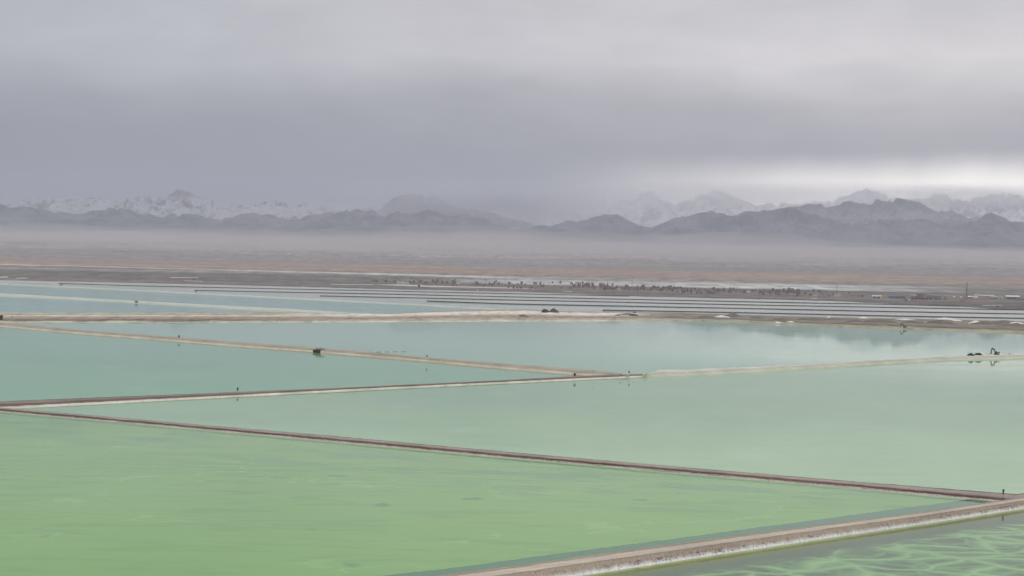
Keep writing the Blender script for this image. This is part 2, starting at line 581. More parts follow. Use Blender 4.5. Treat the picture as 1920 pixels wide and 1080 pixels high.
trench = px_line(A_TRENCH, 300, 1815, 160, 0.7)
bmid = mids(B_FRONT, B_BACK, HB, -10, 1895, 30)
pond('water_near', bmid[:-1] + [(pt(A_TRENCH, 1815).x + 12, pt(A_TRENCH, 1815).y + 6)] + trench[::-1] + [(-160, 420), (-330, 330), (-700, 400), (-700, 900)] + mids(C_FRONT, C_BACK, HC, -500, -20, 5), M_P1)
amid = mids(A_FRONT, A_BACK, HA, 300, 1880, 40)
pond('water_trench', trench + [(pt(A_TRENCH, 1815).x + 12, pt(A_TRENCH, 1815).y + 6)] + [bmid[-1]] + amid[::-1], M_TRENCH)
amid_r = mids(A_FRONT, A_BACK, HA, 300, 2400, 50)
pond('water_corner', amid_r + [(700, 900), (500, 300), (0, 250), (-130, 380)], M_P2)
cmid = mids(C_FRONT, C_BACK, HC, 0, 1225, 30)
emid = mids(E_FRONT, E_BACK, HE, 1240, 2400, 20)
pond('water_middle', cmid + emid + [(p[0], p[1]) for p in mids(A_FRONT, A_BACK, HA, 1905, 2400, 8)[::-1]] + bmid[::-1], M_P3)
dmid = mids(D_FRONT, D_BACK, HD, -100, 1165, 40)
fin = lambda x0, x1, n: [((pt(F_FRONT, x) * 0.8 + pt(F_BACK, x) * 0.2).x, (pt(F_FRONT, x) * 0.8 + pt(F_BACK, x) * 0.2).y) for x in np.linspace(x0, x1, n)]
cext = mids(C_FRONT, C_BACK, HC, -500, 1150, 40)
pond('water_left', cext + dmid[::-1] + fin(-600, -110, 6)[::-1], M_P4)
pond('water_right', dmid + [cmid[-1]] + emid + fin(-100, 2400, 60)[::-1], M_P5)
bk = lambda x0, x1, n: [((pt(F_FRONT, x) * 0.2 + pt(F_BACK, x, 1.0) * 0.8).x, (pt(F_FRONT, x) * 0.2 + pt(F_BACK, x, 1.0) * 0.8).y) for x in np.linspace(x0, x1, n)]
gmid = mids(G_FRONT, G_BACK, HG, -600, 640, 24)
pond('water_wedge', bk(-600, 640, 20) + gmid[::-1], M_P7)
hmid = mids(H_FRONT, H_BACK, HH, -600, 960, 30)
pond('water_blue', gmid + bk(660, 950, 10) + hmid[::-1], M_P7)

# the striped ponds: five long dikes, the water between them, the pale shallows in front
S1 = [(60, 531.5), (240, 535.6), (480, 540.6), (720, 545), (960, 551.0), (1200, 561.6), (1440, 567), (1600, 569.5), (1720, 571.5)]
STRIPES = [
    [(110, 531.3), (240, 535.4), (480, 540.6), (720, 545.5), (960, 550.6), (1100, 553.6), (1180, 555.4)],
    [(365, 544.2), (480, 546.8), (720, 551.2), (960, 556.6), (1200, 561.5), (1440, 566.6), (1680, 570.8), (1800, 574)],
    [(600, 554.6), (720, 557.2), (960, 562.4), (1200, 567.5), (1440, 572.2), (1680, 576.6), (1920, 581.0), (2400, 590)],
    [(800, 564.2), (960, 569.8), (1200, 574.4), (1440, 579.2), (1680, 584.2), (1920, 588.6), (2400, 598)],
    [(1130, 581.4), (1200, 582.5), (1440, 587.3), (1680, 592.4), (1920, 596.6), (2400, 606)]]
sh = [((pt(SHORE, x)).x, (pt(SHORE, x)).y + 60) for x in np.linspace(-900, 2700, 60)]
pond('water_striped', hmid + bk(970, 2400, 50) + sh[::-1], M_P8)
shal = [(30, 528.5)] + [(x, interp_px(STRIPES[0], x) + 1.6) for x in (110, 200, 300)] + [(365, 545.5)] + [(x, interp_px(STRIPES[1], x) + 1.5) for x in (440, 520)] + [(600, 556)] + [(x, interp_px(STRIPES[2], x) + 1.5) for x in (680, 760)] + [(820, 566)] + [(x, interp_px(STRIPES[3], x) + 1.2) for x in (900, 960, 1060, 1150)] + [(1210, 583)]
shal_g = [(gp(x, float(y)).x, gp(x, float(y)).y) for x, y in shal]
pond('shallow_water', [(hmid[k][0], hmid[k][1]) for k in range(12, 30)] + bk(975, 1200, 8) + shal_g[::-1], M_P9, z=0.06)


# ------------------------------------------------------------------ dikes
def dike_mat(name, zones, amp=0.10, stretch=(1 / 9, 1 / 9, 1 / 2), spots=None, tint=0.22, fine=1.2, rough=0.92, rill=0.0):
    """zones: (v, colour) from the near waterline (0) to the far edge (1), jagged by noise"""
    m, t = material(name)
    p = t.pos()
    u = t.uv()
    n = t.math('SUBTRACT', t.noise(p, stretch, 6.0, 0.65), 0.5)
    v = t.math('ADD', u[1], t.math('MULTIPLY', n, amp * 2))
    c = t.ramp(v, zones)
    g = t.noise(p, (1 / 30, 1 / 30, 1 / 6), 6.0, 0.65)
    c = t.mix(1.0, c, t.ramp(g, [(0.3, (1 - tint, 1 - tint, 1 - tint * 0.95)), (0.7, (1 + tint, 1 + tint, 1 + tint))]), 'MULTIPLY')
    if name not in ('red_earth', 'dark_earth', 'grey_silt'):
        c = t.mix(1.0, c, (0.955, 1.0, 0.965), 'MULTIPLY')
    f = t.noise(p, fine, 4.0, 0.6)
    c = t.mix(1.0, c, t.ramp(f, [(0.3, 0.86), (0.7, 1.12)]), 'MULTIPLY')
    if rill:
        q = t.new('ShaderNodeCombineXYZ')
        t.put(q.inputs[0], t.math('ADD', t.math('MULTIPLY', u[0], 50 / 1.3), t.math('MULTIPLY', u[1], 3.0))); t.put(q.inputs[1], t.math('MULTIPLY', u[1], 2.2))
        rn = t.noise(q.outputs[0], 1.0, 5.0, 0.65)
        face = t.step(u[1], 0.60, 0.50)
        c = t.mix(t.math('MULTIPLY', face, rill), c, t.mix(1.0, c, t.ramp(rn, [(0.3, 0.62), (0.5, 1.0), (0.7, 1.25)]), 'MULTIPLY'))
        q2 = t.new('ShaderNodeCombineXYZ')
        t.put(q2.inputs[0], t.math('MULTIPLY', u[0], 2.5)); t.put(q2.inputs[1], t.math('MULTIPLY', u[1], 34.0))
        rut = t.noise(q2.outputs[0], 1.0, 3.0, 0.5)
        c = t.mix(t.math('SUBTRACT', 1.0, face), c, t.mix(1.0, c, t.ramp(rut, [(0.35, 0.78), (0.65, 1.1)]), 'MULTIPLY'))
    if spots:
        vlo, vhi, col, lo = spots
        sp = t.noise(p, (0.35, 0.35, 0.9), 4.0, 0.7)
        k = t.math('MULTIPLY', t.step(sp, lo, lo + 0.07), t.math('MULTIPLY', t.step(u[1], vlo - 0.04, vlo + 0.02), t.step(u[1], vhi + 0.04, vhi - 0.02)))
        c = t.mix(k, c, col)
    t.surf(c, rough, normal=t.bump(f, 0.5, 0.25), spec=0.15)
    return m


def dike(name, front, back, H, mat, slope=0.3, n=400, wob=0.25, rough_z=0.12, rows=10, back_run=2.0, lump=0.0):
    """an embankment: near waterline at z = 0, far top edge at height H"""
    fr, px = line3(front, 0.0, n)
    p = np.array(back, float)
    bky = np.interp(px, p[:, 0], p[:, 1])
    bk_ = np.array([gp(a, b, H) for a, b in zip(px, bky)])
    cross = bk_ - fr
    L = np.concatenate([[0], np.cumsum(np.linalg.norm(np.diff(fr, axis=0), axis=1))])
    vsx = [-0.10, 0.0] + list(np.linspace(0, slope, rows)[1:]) + list(np.linspace(slope, 1.0, max(4, rows // 2))[1:]) + [1.0 + back_run * 0.15, 1.0 + back_run * 0.45]
    P = np.zeros((len(vsx), n, 3)); UV = np.zeros((len(vsx), n, 2))
    cl_ = np.linalg.norm(cross[:, :2], axis=1)
    jit = (fbm(L / 6.0, L * 0 + 3.1, 4) - 0.5) * 2
    jit2 = (fbm(L / 14.0, L * 0 + 9.7, 4) - 0.5) * 2 + (fbm(L / 70.0, L * 0 + 4.7, 3) - 0.5) * 3
    jit = jit + (fbm(L / 55.0, L * 0 + 1.9, 3) - 0.5) * 3
    for i, v in enumerate(vsx):
        xy = fr[:, :2] + cross[:, :2] * v
        if v <= 0:
            z = np.full(n, 0.0 if v == 0 else -0.6)
        elif v < slope:
            s = v / slope
            z = H * np.full(n, s ** 0.9 * (1.0 - 0.06 * s))
        elif v <= 1:
            z = np.full(n, H * 1.0)
        else:
            z = np.full(n, H * 0.55 if i == len(vsx) - 2 else -0.6)
        nz = fbm(xy[:, 0] / 3.0, xy[:, 1] / 3.0, 4) - 0.5
        amp_ = rough_z * (0.5 if v >= slope + 0.05 else 1.0) * (1.0 if v > 0 else 0.15)
        z = z + nz * 2 * amp_
        if lump and 0 < v <= 1:
            z = z + lump * np.maximum(0, fbm(xy[:, 0] / 16.0, xy[:, 1] / 16.0, 3) - 0.5) * 3 * min(1, v * 3)
        edge = wob * (jit if v <= slope * 0.6 else jit2)
        dirn = cross[:, :2] / cl_[:, None]
        P[i, :, :2] = xy + dirn * (edge * min(3.0, 1.0))[:, None]
        P[i, :, 2] = z
        UV[i, :, 0] = L / 50.0
        UV[i, :, 1] = v / slope * 0.55 if v < slope else 0.55 + (v - slope) / (1 - slope) * 0.45
    return struct(link(name, grid_mesh(name, P, UV), mat))


SALT, SALT2 = (0.62, 0.62, 0.63), (0.50, 0.47, 0.43)
M_A = dike_mat('causeway_earth', [(0.0, (0.60, 0.60, 0.60)), (0.07, (0.63, 0.62, 0.63)), (0.16, (0.47, 0.43, 0.41)), (0.28, (0.325, 0.262, 0.215)), (0.53, (0.315, 0.25, 0.205)), (0.57, (0.24, 0.185, 0.15)), (0.61, (0.49, 0.415, 0.35)), (0.86, (0.51, 0.43, 0.365)), (0.89, (0.33, 0.26, 0.205)), (0.95, (0.30, 0.24, 0.185)), (1.0, (0.40, 0.34, 0.27))], amp=0.045, stretch=(1 / 3.5, 1 / 3.5, 1 / 2), spots=(0.08, 0.28, (0.24, 0.215, 0.195), 0.62), tint=0.14, rill=0.9)
M_B = dike_mat('red_earth', [(0.0, (0.50, 0.46, 0.385)), (0.12, (0.46, 0.41, 0.345)), (0.20, (0.145, 0.092, 0.072)), (0.45, (0.125, 0.078, 0.062)), (0.54, (0.24, 0.185, 0.16)), (0.60, (0.31, 0.255, 0.235)), (0.90, (0.32, 0.265, 0.245)), (0.95, (0.10, 0.08, 0.07)), (1.0, (0.08, 0.065, 0.06))], amp=0.10, stretch=(1 / 6, 1 / 6, 1), tint=0.28, rill=0.8)
M_C = dike_mat('dark_earth', [(0.0, (0.60, 0.56, 0.48)), (0.26, (0.54, 0.50, 0.44)), (0.36, (0.14, 0.105, 0.085)), (0.62, (0.12, 0.085, 0.075)), (0.76, (0.22, 0.18, 0.155)), (0.92, (0.22, 0.18, 0.15)), (1.0, (0.09, 0.075, 0.065))], amp=0.12, stretch=(1 / 8, 1 / 8, 1), spots=(0.05, 0.4, (0.08, 0.065, 0.055), 0.61), tint=0.3)
M_D = dike_mat('sandy_earth', [(0.0, (0.52, 0.475, 0.38)), (0.07, (0.53, 0.48, 0.39)), (0.20, (0.39, 0.335, 0.28)), (0.55, (0.31, 0.255, 0.215)), (0.75, (0.37, 0.31, 0.26)), (0.95, (0.35, 0.29, 0.24)), (1.0, (0.25, 0.205, 0.17))], amp=0.14, stretch=(1 / 12, 1 / 12, 1), tint=0.22)
M_E = dike_mat('salt_earth', [(0.0, (0.50, 0.485, 0.41)), (0.25, (0.46, 0.435, 0.375)), (0.52, (0.42, 0.395, 0.35)), (0.62, (0.53, 0.51, 0.455)), (0.9, (0.56, 0.54, 0.49)), (1.0, (0.42, 0.40, 0.365))], amp=0.2, stretch=(1 / 12, 1 / 12, 1), tint=0.18)
M_G = dike_mat('white_salt_bank', [(0.0, (0.38, 0.395, 0.34)), (0.4, (0.46, 0.46, 0.41)), (1.0, (0.52, 0.51, 0.47))], amp=0.3, stretch=(1 / 40, 1 / 40, 1), tint=0.2, fine=0.3)
M_S = dike_mat('grey_silt', [(0.0, (0.042, 0.041, 0.037)), (1.0, (0.042, 0.04, 0.036))], amp=0.3, stretch=(1 / 60, 1 / 60, 1), tint=0.3, fine=0.2)

dike('causeway_dike', A_FRONT, A_BACK, HA, M_A, slope=0.31, n=900, wob=0.45, rough_z=0.28, rows=14, back_run=0.8)
dike('red_dike', B_FRONT, B_BACK, HB, M_B, slope=0.17, n=900, wob=0.42, rough_z=0.22, back_run=1.0)
dike('dark_dike', C_FRONT, C_BACK, HC, M_C, slope=0.25, n=900, wob=0.5, rough_z=0.14, back_run=0.8)
dike('sandy_dike', D_FRONT, D_BACK, HD, M_D, slope=0.32, n=900, wob=1.2, rough_z=0.25, back_run=0.6)
dike('salt_dike', E_FRONT, E_BACK, HE, M_E, slope=0.32, n=600, wob=0.8, rough_z=0.25, back_run=0.5, lump=0.8)
dike('white_dike', G_FRONT, G_BACK, HG, M_G, slope=0.4, n=500, wob=3.0, rough_z=0.2, back_run=0.3)
dike('thin_white_dike', H_FRONT, H_BACK, HH, M_G, slope=0.5, n=500, wob=4.0, rough_z=0.2, back_run=0.3)
for s in STRIPES:
    s_f = [(x, y + 0.75) for x, y in s]
    dike('striped_pond_dike', s_f, [(x, y - 0.75) for x, y in s], 2.0, M_S, slope=0.4, n=300, wob=2.0, rough_z=0.15, rows=5, back_run=0.4)


# clods of earth and salt lying along the foot of the causeway
def clods(name, front, back, H, x0, x1, count, vlo, vhi, slope, mat, size):
    vs_, fs = [], []
    centres = [random.uniform(x0, x1) for _ in range(max(8, count // 14))]
    for k in range(count):
        x = min(x1, max(x0, random.gauss(centres[k % len(centres)], 7.0))) if k % 4 else random.uniform(x0, x1)
        f, b = pt(front, x), pt(back, x, H)
        v = random.uniform(vlo, vhi)
        c = f + (b - f) * v
        c.z = min(H, H * (v / slope) ** 0.9) + 0.05
        r = random.uniform(*size)
        o = len(vs_)
        ring = [(math.cos(a) * r * random.uniform(.7, 1.2), math.sin(a) * r * random.uniform(.7, 1.2)) for a in (0.2, 1.5, 2.6, 3.9, 5.2)]
        vs_ += [(c.x + a, c.y + b_, c.z - 0.1) for a, b_ in ring] + [(c.x + a * .6, c.y + b_ * .6, c.z + r * .55) for a, b_ in ring] + [(c.x, c.y, c.z + r * .75)]
        for i in range(5):
            j = (i + 1) % 5
            fs += [(o + i, o + j, o + 5 + j, o + 5 + i), (o + 5 + i, o + 5 + j, o + 10)]
    ob = link(name, mesh_from(name, vs_, fs), mat)
    ob['kind'] = 'stuff'
    return ob


M_CLOD = simple_mat('grey_clod', (0.19, 0.165, 0.145), var=0.4, scale=0.8)
clods('earth_clods', A_FRONT, A_BACK, HA, 950, 2050, 420, 0.05, 0.17, 0.31, M_CLOD, (0.08, 0.30))
clods('salt_clods', B_FRONT, B_BACK, HB, 0, 1880, 700, 0.01, 0.06, 0.17, simple_mat('salt_clod', (0.50, 0.45, 0.38), var=0.3), (0.12, 0.35))


# ------------------------------------------------------------------ the broad salt shore beyond the middle ponds
def shore_mat():
    m, t = material('salt_shore')
    p = t.pos(); u = t.uv()
    n = t.math('SUBTRACT', t.noise(p, (1 / 70, 1 / 160, 1 / 4), 6.0, 0.7), 0.5)
    v = t.math('ADD', u[1], t.math('MULTIPLY', n, 0.20))
    left = t.ramp(v, [(0.0, (0.46, 0.43, 0.35)), (0.04, (0.44, 0.40, 0.33)), (0.075, (0.17, 0.125, 0.10)), (0.14, (0.24, 0.175, 0.135)), (0.24, (0.31, 0.24, 0.19)), (0.42, (0.37, 0.29, 0.23)), (0.465, (0.62, 0.59, 0.55)), (0.53, (0.62, 0.59, 0.55)), (0.58, (0.36, 0.31, 0.255)), (0.84, (0.44, 0.385, 0.325)), (0.92, (0.36, 0.29, 0.225)), (1.0, (0.30, 0.235, 0.18))])
    pale = t.ramp(v, [(0.0, (0.58, 0.52, 0.42)), (0.08, (0.42, 0.35, 0.29)), (0.25, (0.30, 0.22, 0.175)), (0.42, (0.42, 0.34, 0.28)), (0.52, (0.62, 0.55, 0.50)), (0.74, (0.68, 0.63, 0.59)), (0.84, (0.40, 0.31, 0.25)), (1.0, (0.30, 0.22, 0.17))])
    right = t.ramp(v, [(0.0, (0.30, 0.29, 0.205)), (0.08, (0.33, 0.295, 0.225)), (0.13, (0.26, 0.21, 0.165)), (0.16, (0.10, 0.08, 0.065)), (0.20, (0.11, 0.088, 0.07)), (0.24, (0.20, 0.163, 0.138)), (0.40, (0.205, 0.168, 0.14)), (0.88, (0.21, 0.178, 0.15)), (0.93, (0.36, 0.345, 0.32)), (1.0, (0.42, 0.41, 0.385))])
    x = t.math('ADD', t.sep(p)[0], t.math('MULTIPLY', n, 160))
    c = t.mix(t.step(x, -420, -220), left, pale)
    c = t.mix(t.step(x, 150, 330), c, right)
    pat = t.noise(p, (1 / 38, 1 / 26, 1 / 8), 5.0, 0.6)
    c = t.mix(t.math('MULTIPLY', t.step(pat, 0.62, 0.70), t.math('MULTIPLY', t.step(v, 0.3, 0.4), 0.7)), c, (0.60, 0.57, 0.54))
    dk = t.noise(p, (1 / 15, 1 / 110, 1 / 3), 6.0, 0.72)
    c = t.mix(1.0, c, t.ramp(dk, [(0.30, 0.48), (0.5, 1.0), (0.70, 1.22)]), 'MULTIPLY')
    c = t.mix(1.0, c, (0.955, 1.0, 0.965), 'MULTIPLY')
    t.surf(c, 0.95, normal=t.bump(dk, 0.6, 0.8), spec=0.1)
    return m


def broad_shore():
    n, rows = 1000, 34
    px = np.linspace(-600, 2400, n)
    fr = np.array([gp(a, b, 0.0) for a, b in zip(px, interp_px(F_FRONT, px))])
    bkk = np.array([gp(a, b, 1.2) for a, b in zip(px, interp_px(F_BACK, px))])
    P = np.zeros((rows, n, 3)); UV = np.zeros((rows, n, 2))
    vsx = np.concatenate([[-0.04, 0.0], np.linspace(0.012, 1.0, rows - 3), [1.05]])
    for i, v in enumerate(vsx):
        xy = fr[:, :2] + (bkk[:, :2] - fr[:, :2]) * v
        z = np.interp(v, [-0.04, 0, 0.03, 0.10, 0.40, 0.50, 0.85, 1.0, 1.05], [-1.0, 0, 0.5, 2.6, 3.0, 2.4, 2.2, 1.2, -1.0])
        nz = fbm(xy[:, 0] / 14.0, xy[:, 1] / 30.0, 5) - 0.5
        am = np.interp(v, [0, 0.03, 0.12, 0.3, 0.5, 1.0], [0.1, 0.5, 2.2, 1.0, 0.9, 0.9])
        P[i, :, :2] = xy
        P[i, :, 1] += (fbm(px / 9.0, px * 0 + 2.2, 4) - 0.5) * 14 * (1 if v < 0.05 else 0.5)
        P[i, :, 2] = z + nz * am * (1 if v > 0 else 0.1)
        UV[i, :, 0] = px / 1000.0; UV[i, :, 1] = v
    return struct(link('salt_shore', grid_mesh('salt_shore', P, UV), shore_mat()))


broad_shore()
M_MOUND = simple_mat('brown_spoil', (0.118, 0.092, 0.074), var=0.35, scale=0.12)
M_SALTD = simple_mat('dusty_salt', (0.46, 0.44, 0.42), var=0.25, scale=0.06)
M_SALT = simple_mat('white_salt', (0.63, 0.605, 0.575), var=0.2, scale=0.15)


def heap_mesh(name, w, d, h, seed, n=26, power=1.3, peaks=1):
    """an irregular heap of loose earth"""
    xs = np.linspace(-1, 1, n)
    X, Y = np.meshgrid(xs, xs)
    r = np.sqrt(X ** 2 + Y ** 2)
    ang = np.arctan2(Y, X)
    rr = r / (0.86 + 0.22 * (vnoise(ang * 1.3 + seed * 3.1 + 9, ang * 0 + seed) - 0.5) * 2)
    k = np.clip(1 - rr, 0, 1) ** (1 / power)
    bump_ = fbm(X * 2.4 + seed * 5.2 + 30, Y * 2.4 + seed * 2.7 + 30, 5)
    Z = h * k * (0.55 + 0.75 * bump_) - 0.12
    Z = np.where(rr >= 1, -1.6, Z)
    P = np.stack([X * w / 2, Y * d / 2, Z], -1)
    return grid_mesh(name, P)


# spoil mounds on the right half of the shore: part of the terrain
for k, (x, y, w, h) in enumerate([(1322, 596, 66, 5.0), (1374, 594, 40, 8.5), (1418, 597, 32, 6.5), (1262, 596, 60, 3.5), (1466, 601, 46, 8), (1520, 601, 70, 7.5),
                                  (1604, 604, 46, 6.5), (1650, 605, 84, 9), (1712, 606, 60, 7.5), (1764, 607, 76, 9), (1850, 608, 90, 8.5), (1905, 612, 60, 8), (1960, 613, 80, 8), (1880, 605, 70, 6), (1560, 600, 60, 5)]):
    g = gp(x, y, 2.0)
    m = g.y / FPX
    struct(link('spoil_mound', heap_mesh('spoil_mound', w * m * 0.9, 60 + 14 * (k % 3), h * 0.95 * m, k), M_MOUND)).location = (g.x, g.y, 2.0)


# tongues of white salt between the mounds
def sheet(name, outline, z, mat, thick=0.0):
    """a thin crust lying on the ground; outline in pixels"""
    cx_ = sum(p[0] for p in outline) / len(outline); cy_ = sum(p[1] for p in outline) / len(outline)
    pts = []
    for k in range(len(outline)):
        a, b = outline[k], outline[(k + 1) % len(outline)]
        for s in (0, 0.33, 0.66):
            q_ = gl(a[0] + (b[0] - a[0]) * s + random.uniform(-.6, .6), a[1] + (b[1] - a[1]) * s + random.uniform(-.08, .08))
            pts.append(q_ + Vector((0, 0, z - 1.0)))
    b = bmesh.new()
    vs_ = [b.verts.new(p) for p in pts]
    lo = [b.verts.new((p.x, p.y, p.z - 0.8)) for p in pts]
    n = len(pts)
    f = b.faces.new(vs_)
    for k in range(n):
        b.faces.new((vs_[k], vs_[(k + 1) % n], lo[(k + 1) % n], lo[k]))
    bmesh.ops.recalc_face_normals(b, faces=b.faces[:])
    bmesh.ops.triangulate(b, faces=[f])
    me = bpy.data.meshes.new(name); b.to_mesh(me); b.free()
    return struct(link(name, me, mat))


def lobe(name, pts, mat):
    """a rounded bank of salt between two mounds: (x, base y, width px, height px, lean px)"""
    x, y, w, h, lean = pts
    g = gp(x, y, 2.0); m = g.y / FPX
    b = BM()
    me = heap_mesh(name, w * m * random.uniform(0.9, 1.9), random.uniform(30, 80), h * m * random.uniform(0.6, 1.2), x % 17, n=22)
    o = struct(link(name, me, mat)); o.location = (g.x, g.y - 38, 1.8)


for a in [(1548, 597.5, 9, 6, 0), (1591, 602, 20, 5.5, 0), (1612, 595.5, 20, 3, 0), (1452, 603, 14, 3, 0), (1478, 603, 16, 3, 0), (1350, 594.5, 20, 5, 0), (1690, 598.5, 34, 3.5, 0), (1708, 607, 60, 1.8, 0),
          (1733, 605, 20, 3.5, 0), (1765, 597.5, 44, 4, 0), (1786, 600.5, 16, 2.6, 0), (1820, 606, 20, 6, 0), (1832, 605, 12, 4, 0), (1842, 609.5, 16, 1.6, 0), (1799, 608.5, 8, 1.5, 0), (1765, 607.8, 7, 1.4, 0), (1876, 610, 6, 1.6, 0), (1896, 605, 26, 4, 0), (1906, 609, 12, 3, 0), (1664, 605.5, 6, 1.4, 0)]:
    lobe('salt_drift', a, M_SALT)


# ------------------------------------------------------------------ the plain, the fans below the mountains
def plain_mat():
    m, t = material('desert_plain')
    p = t.pos()
    x, y, z = t.sep(p)[0:3]
    n = t.math('SUBTRACT', t.noise(p, (1 / 1900, 1 / 420, 0), 7.0, 0.66), 0.5)
    yk = t.math('DIVIDE', t.math('ADD', y, t.math('MULTIPLY', n, 2900)), 26000.0)
    k = lambda km: km * 1000 / 26000.0
    c = t.ramp(yk, [(k(4.6), (0.092, 0.082, 0.072)), (k(5.6), (0.118, 0.102, 0.089)), (k(6.3), (0.155, 0.118, 0.102)), (k(7.1), (0.125, 0.108, 0.098)), (k(7.6), (0.16, 0.145, 0.135)), (k(8.0), (0.24, 0.205, 0.18)), (k(8.6), (0.265, 0.195, 0.155)), (k(11.0), (0.27, 0.20, 0.16)), (k(12.6), (0.20, 0.175, 0.165)), (k(14.5), (0.21, 0.185, 0.178)), (k(17), (0.32, 0.275, 0.255)), (k(26), (0.30, 0.265, 0.25))])
    # salt flats behind the town and pale streaks on the left
    n2 = t.math('SUBTRACT', t.noise(p, (1 / 1500, 1 / 130, 0), 5.0, 0.6), 0.5)
    ys = t.math('ADD', y, t.math('MULTIPLY', n2, 500))
    flat = t.math('MULTIPLY', t.math('MULTIPLY', t.step(ys, 7000, 7150), t.step(ys, 7850, 7550)), t.math('MULTIPLY', t.step(x, -350, 120), t.step(x, 1900, 1100)))
    c = t.mix(t.math('MULTIPLY', flat, 0.85), c, (0.43, 0.425, 0.42))
    st = t.noise(p, (1 / 2600, 1 / 60, 0), 6.0, 0.65)
    c = t.mix(t.math('MULTIPLY', t.step(st, 0.57, 0.66), t.math('MULTIPLY', t.step(y, 9500, 7000), 0.45)), c, (0.34, 0.32, 0.305))
    c = t.mix(t.math('MULTIPLY', t.step(st, 0.42, 0.33), 0.45), c, (0.065, 0.058, 0.055))
    ln = t.math('MULTIPLY', t.step(t.math('ABSOLUTE', t.math('SUBTRACT', t.math('ADD', y, t.math('MULTIPLY', n2, 160)), t.math('ADD', 7850, t.math('MULTIPLY', x, -0.25)))), 130, 60), t.step(x, 300, -300))
    c = t.mix(t.math('MULTIPLY', ln, 0.8), c, (0.52, 0.50, 0.48))
    f = t.noise(p, (1 / 75, 1 / 300, 0), 6.0, 0.74)
    c = t.mix(1.0, c, t.ramp(f, [(0.32, 0.52), (0.68, 1.50)]), 'MULTIPLY')
    f2 = t.noise(p, (1 / 4200, 1 / 420, 0), 6.0, 0.65)
    c = t.mix(1.0, c, t.ramp(f2, [(0.3, 0.74), (0.7, 1.26)]), 'MULTIPLY')
    f3 = t.noise(p, (1 / 900, 1 / 150, 0), 5.0, 0.65)
    c = t.mix(1.0, c, t.ramp(f3, [(0.3, 0.78), (0.7, 1.22)]), 'MULTIPLY')
    # scrub and dark stones near the town
    sc_ = t.noise(p, (1 / 26, 1 / 70, 0), 4.0, 0.7)
    c = t.mix(t.math('MULTIPLY', t.step(sc_, 0.54, 0.64), t.math('MULTIPLY', t.step(y, 7100, 6600), 0.65)), c, (0.075, 0.052, 0.045))
    t.surf(c, 0.95, spec=0.08)
    return m


def plain():
    cols, rows = 500, 150
    px = np.linspace(-3000, 4900, cols)
    sh_px = interp_px([(-3000, 466)] + SHORE + [(4900, 640)], px)
    P = np.zeros((rows, cols, 3))
    nr = np.array([gp(a, b, 0.0) for a, b in zip(px, sh_px)])
    dirs = nr[:, :2] / np.linalg.norm(nr[:, :2], axis=1)[:, None]
    d0 = np.linalg.norm(nr[:, :2], axis=1)
    for i in range(rows):
        s = i / (rows - 1)
        d = d0 * (42300.0 / d0) ** max(0, (i - 2) / (rows - 3)) if i > 2 else d0 + [-25, 0, 30][i]
        xy = dirs * d[:, None]
        xy[:, 1] = np.minimum(xy[:, 1], 42300.0)
        z = ground_z(xy[:, 1]) + (fbm(xy[:, 0] / 900 + 50, xy[:, 1] / 700 + 50, 4) - 0.5) * np.clip((d - 12500) / 60, 0, 60)
        z = z + (0 if i > 4 else (fbm(px / 14, px * 0 + 5, 4) - 0.5) * 0.5)
        if i == 0: z = np.full(cols, -0.8)
        if i == 1: z = np.full(cols, 0.1) + (fbm(px / 5, px * 0 + 5, 3) - 0.5) * 0.4
        P[i, :, :2] = xy
        if i < 3: P[i, :, 1] += (fbm(px / 16.0, px * 0 + 8.8, 5) - 0.5) * 120
        P[i, :, 2] = z
    return struct(link('desert_plain', grid_mesh('desert_plain', P), plain_mat()))


plain()
gm = mesh_from('ground', [(-30000, -3000, -1.5), (30000, -3000, -1.5), (30000, 42400, -1.5), (-30000, 42400, -1.5)], [(0, 1, 2, 3)])
struct(link('ground', gm, simple_mat('lake_bed', (0.26, 0.21, 0.17), var=0.2, scale=0.01)))

# thin white salt strips on the town shore
for ol in [[(704, 533.2), (760, 533.8), (800, 535.6), (860, 537.0), (960, 539.4), (1010, 542), (960, 541), (880, 539.2), (810, 538.2), (740, 535.6)],
           [(318, 520.0), (372, 520.4), (372, 521.3), (318, 521.0)], [(0, 519), (14, 518.7), (16, 520.2), (0, 520.8)], [(30, 521), (50, 520.6), (53, 521.8), (32, 522)],
           [(1056, 545.6), (1074, 546), (1072, 546.8), (1056, 546.4)], [(1520, 559.0), (1533, 559.2), (1532, 560.0), (1520, 559.8)], [(345, 526.2), (380, 527.0), (380, 527.8), (345, 527.0)],
           [(848, 530.4), (862, 530.6), (862, 531.6), (848, 531.3)], [(1842, 572.2), (1880, 572.6), (1880, 573.3), (1842, 572.9)], [(620, 532.8), (700, 533.4), (702, 534.4), (620, 533.6)]]:
    sheet('salt_strip', ol, 1.25, M_SALTD)


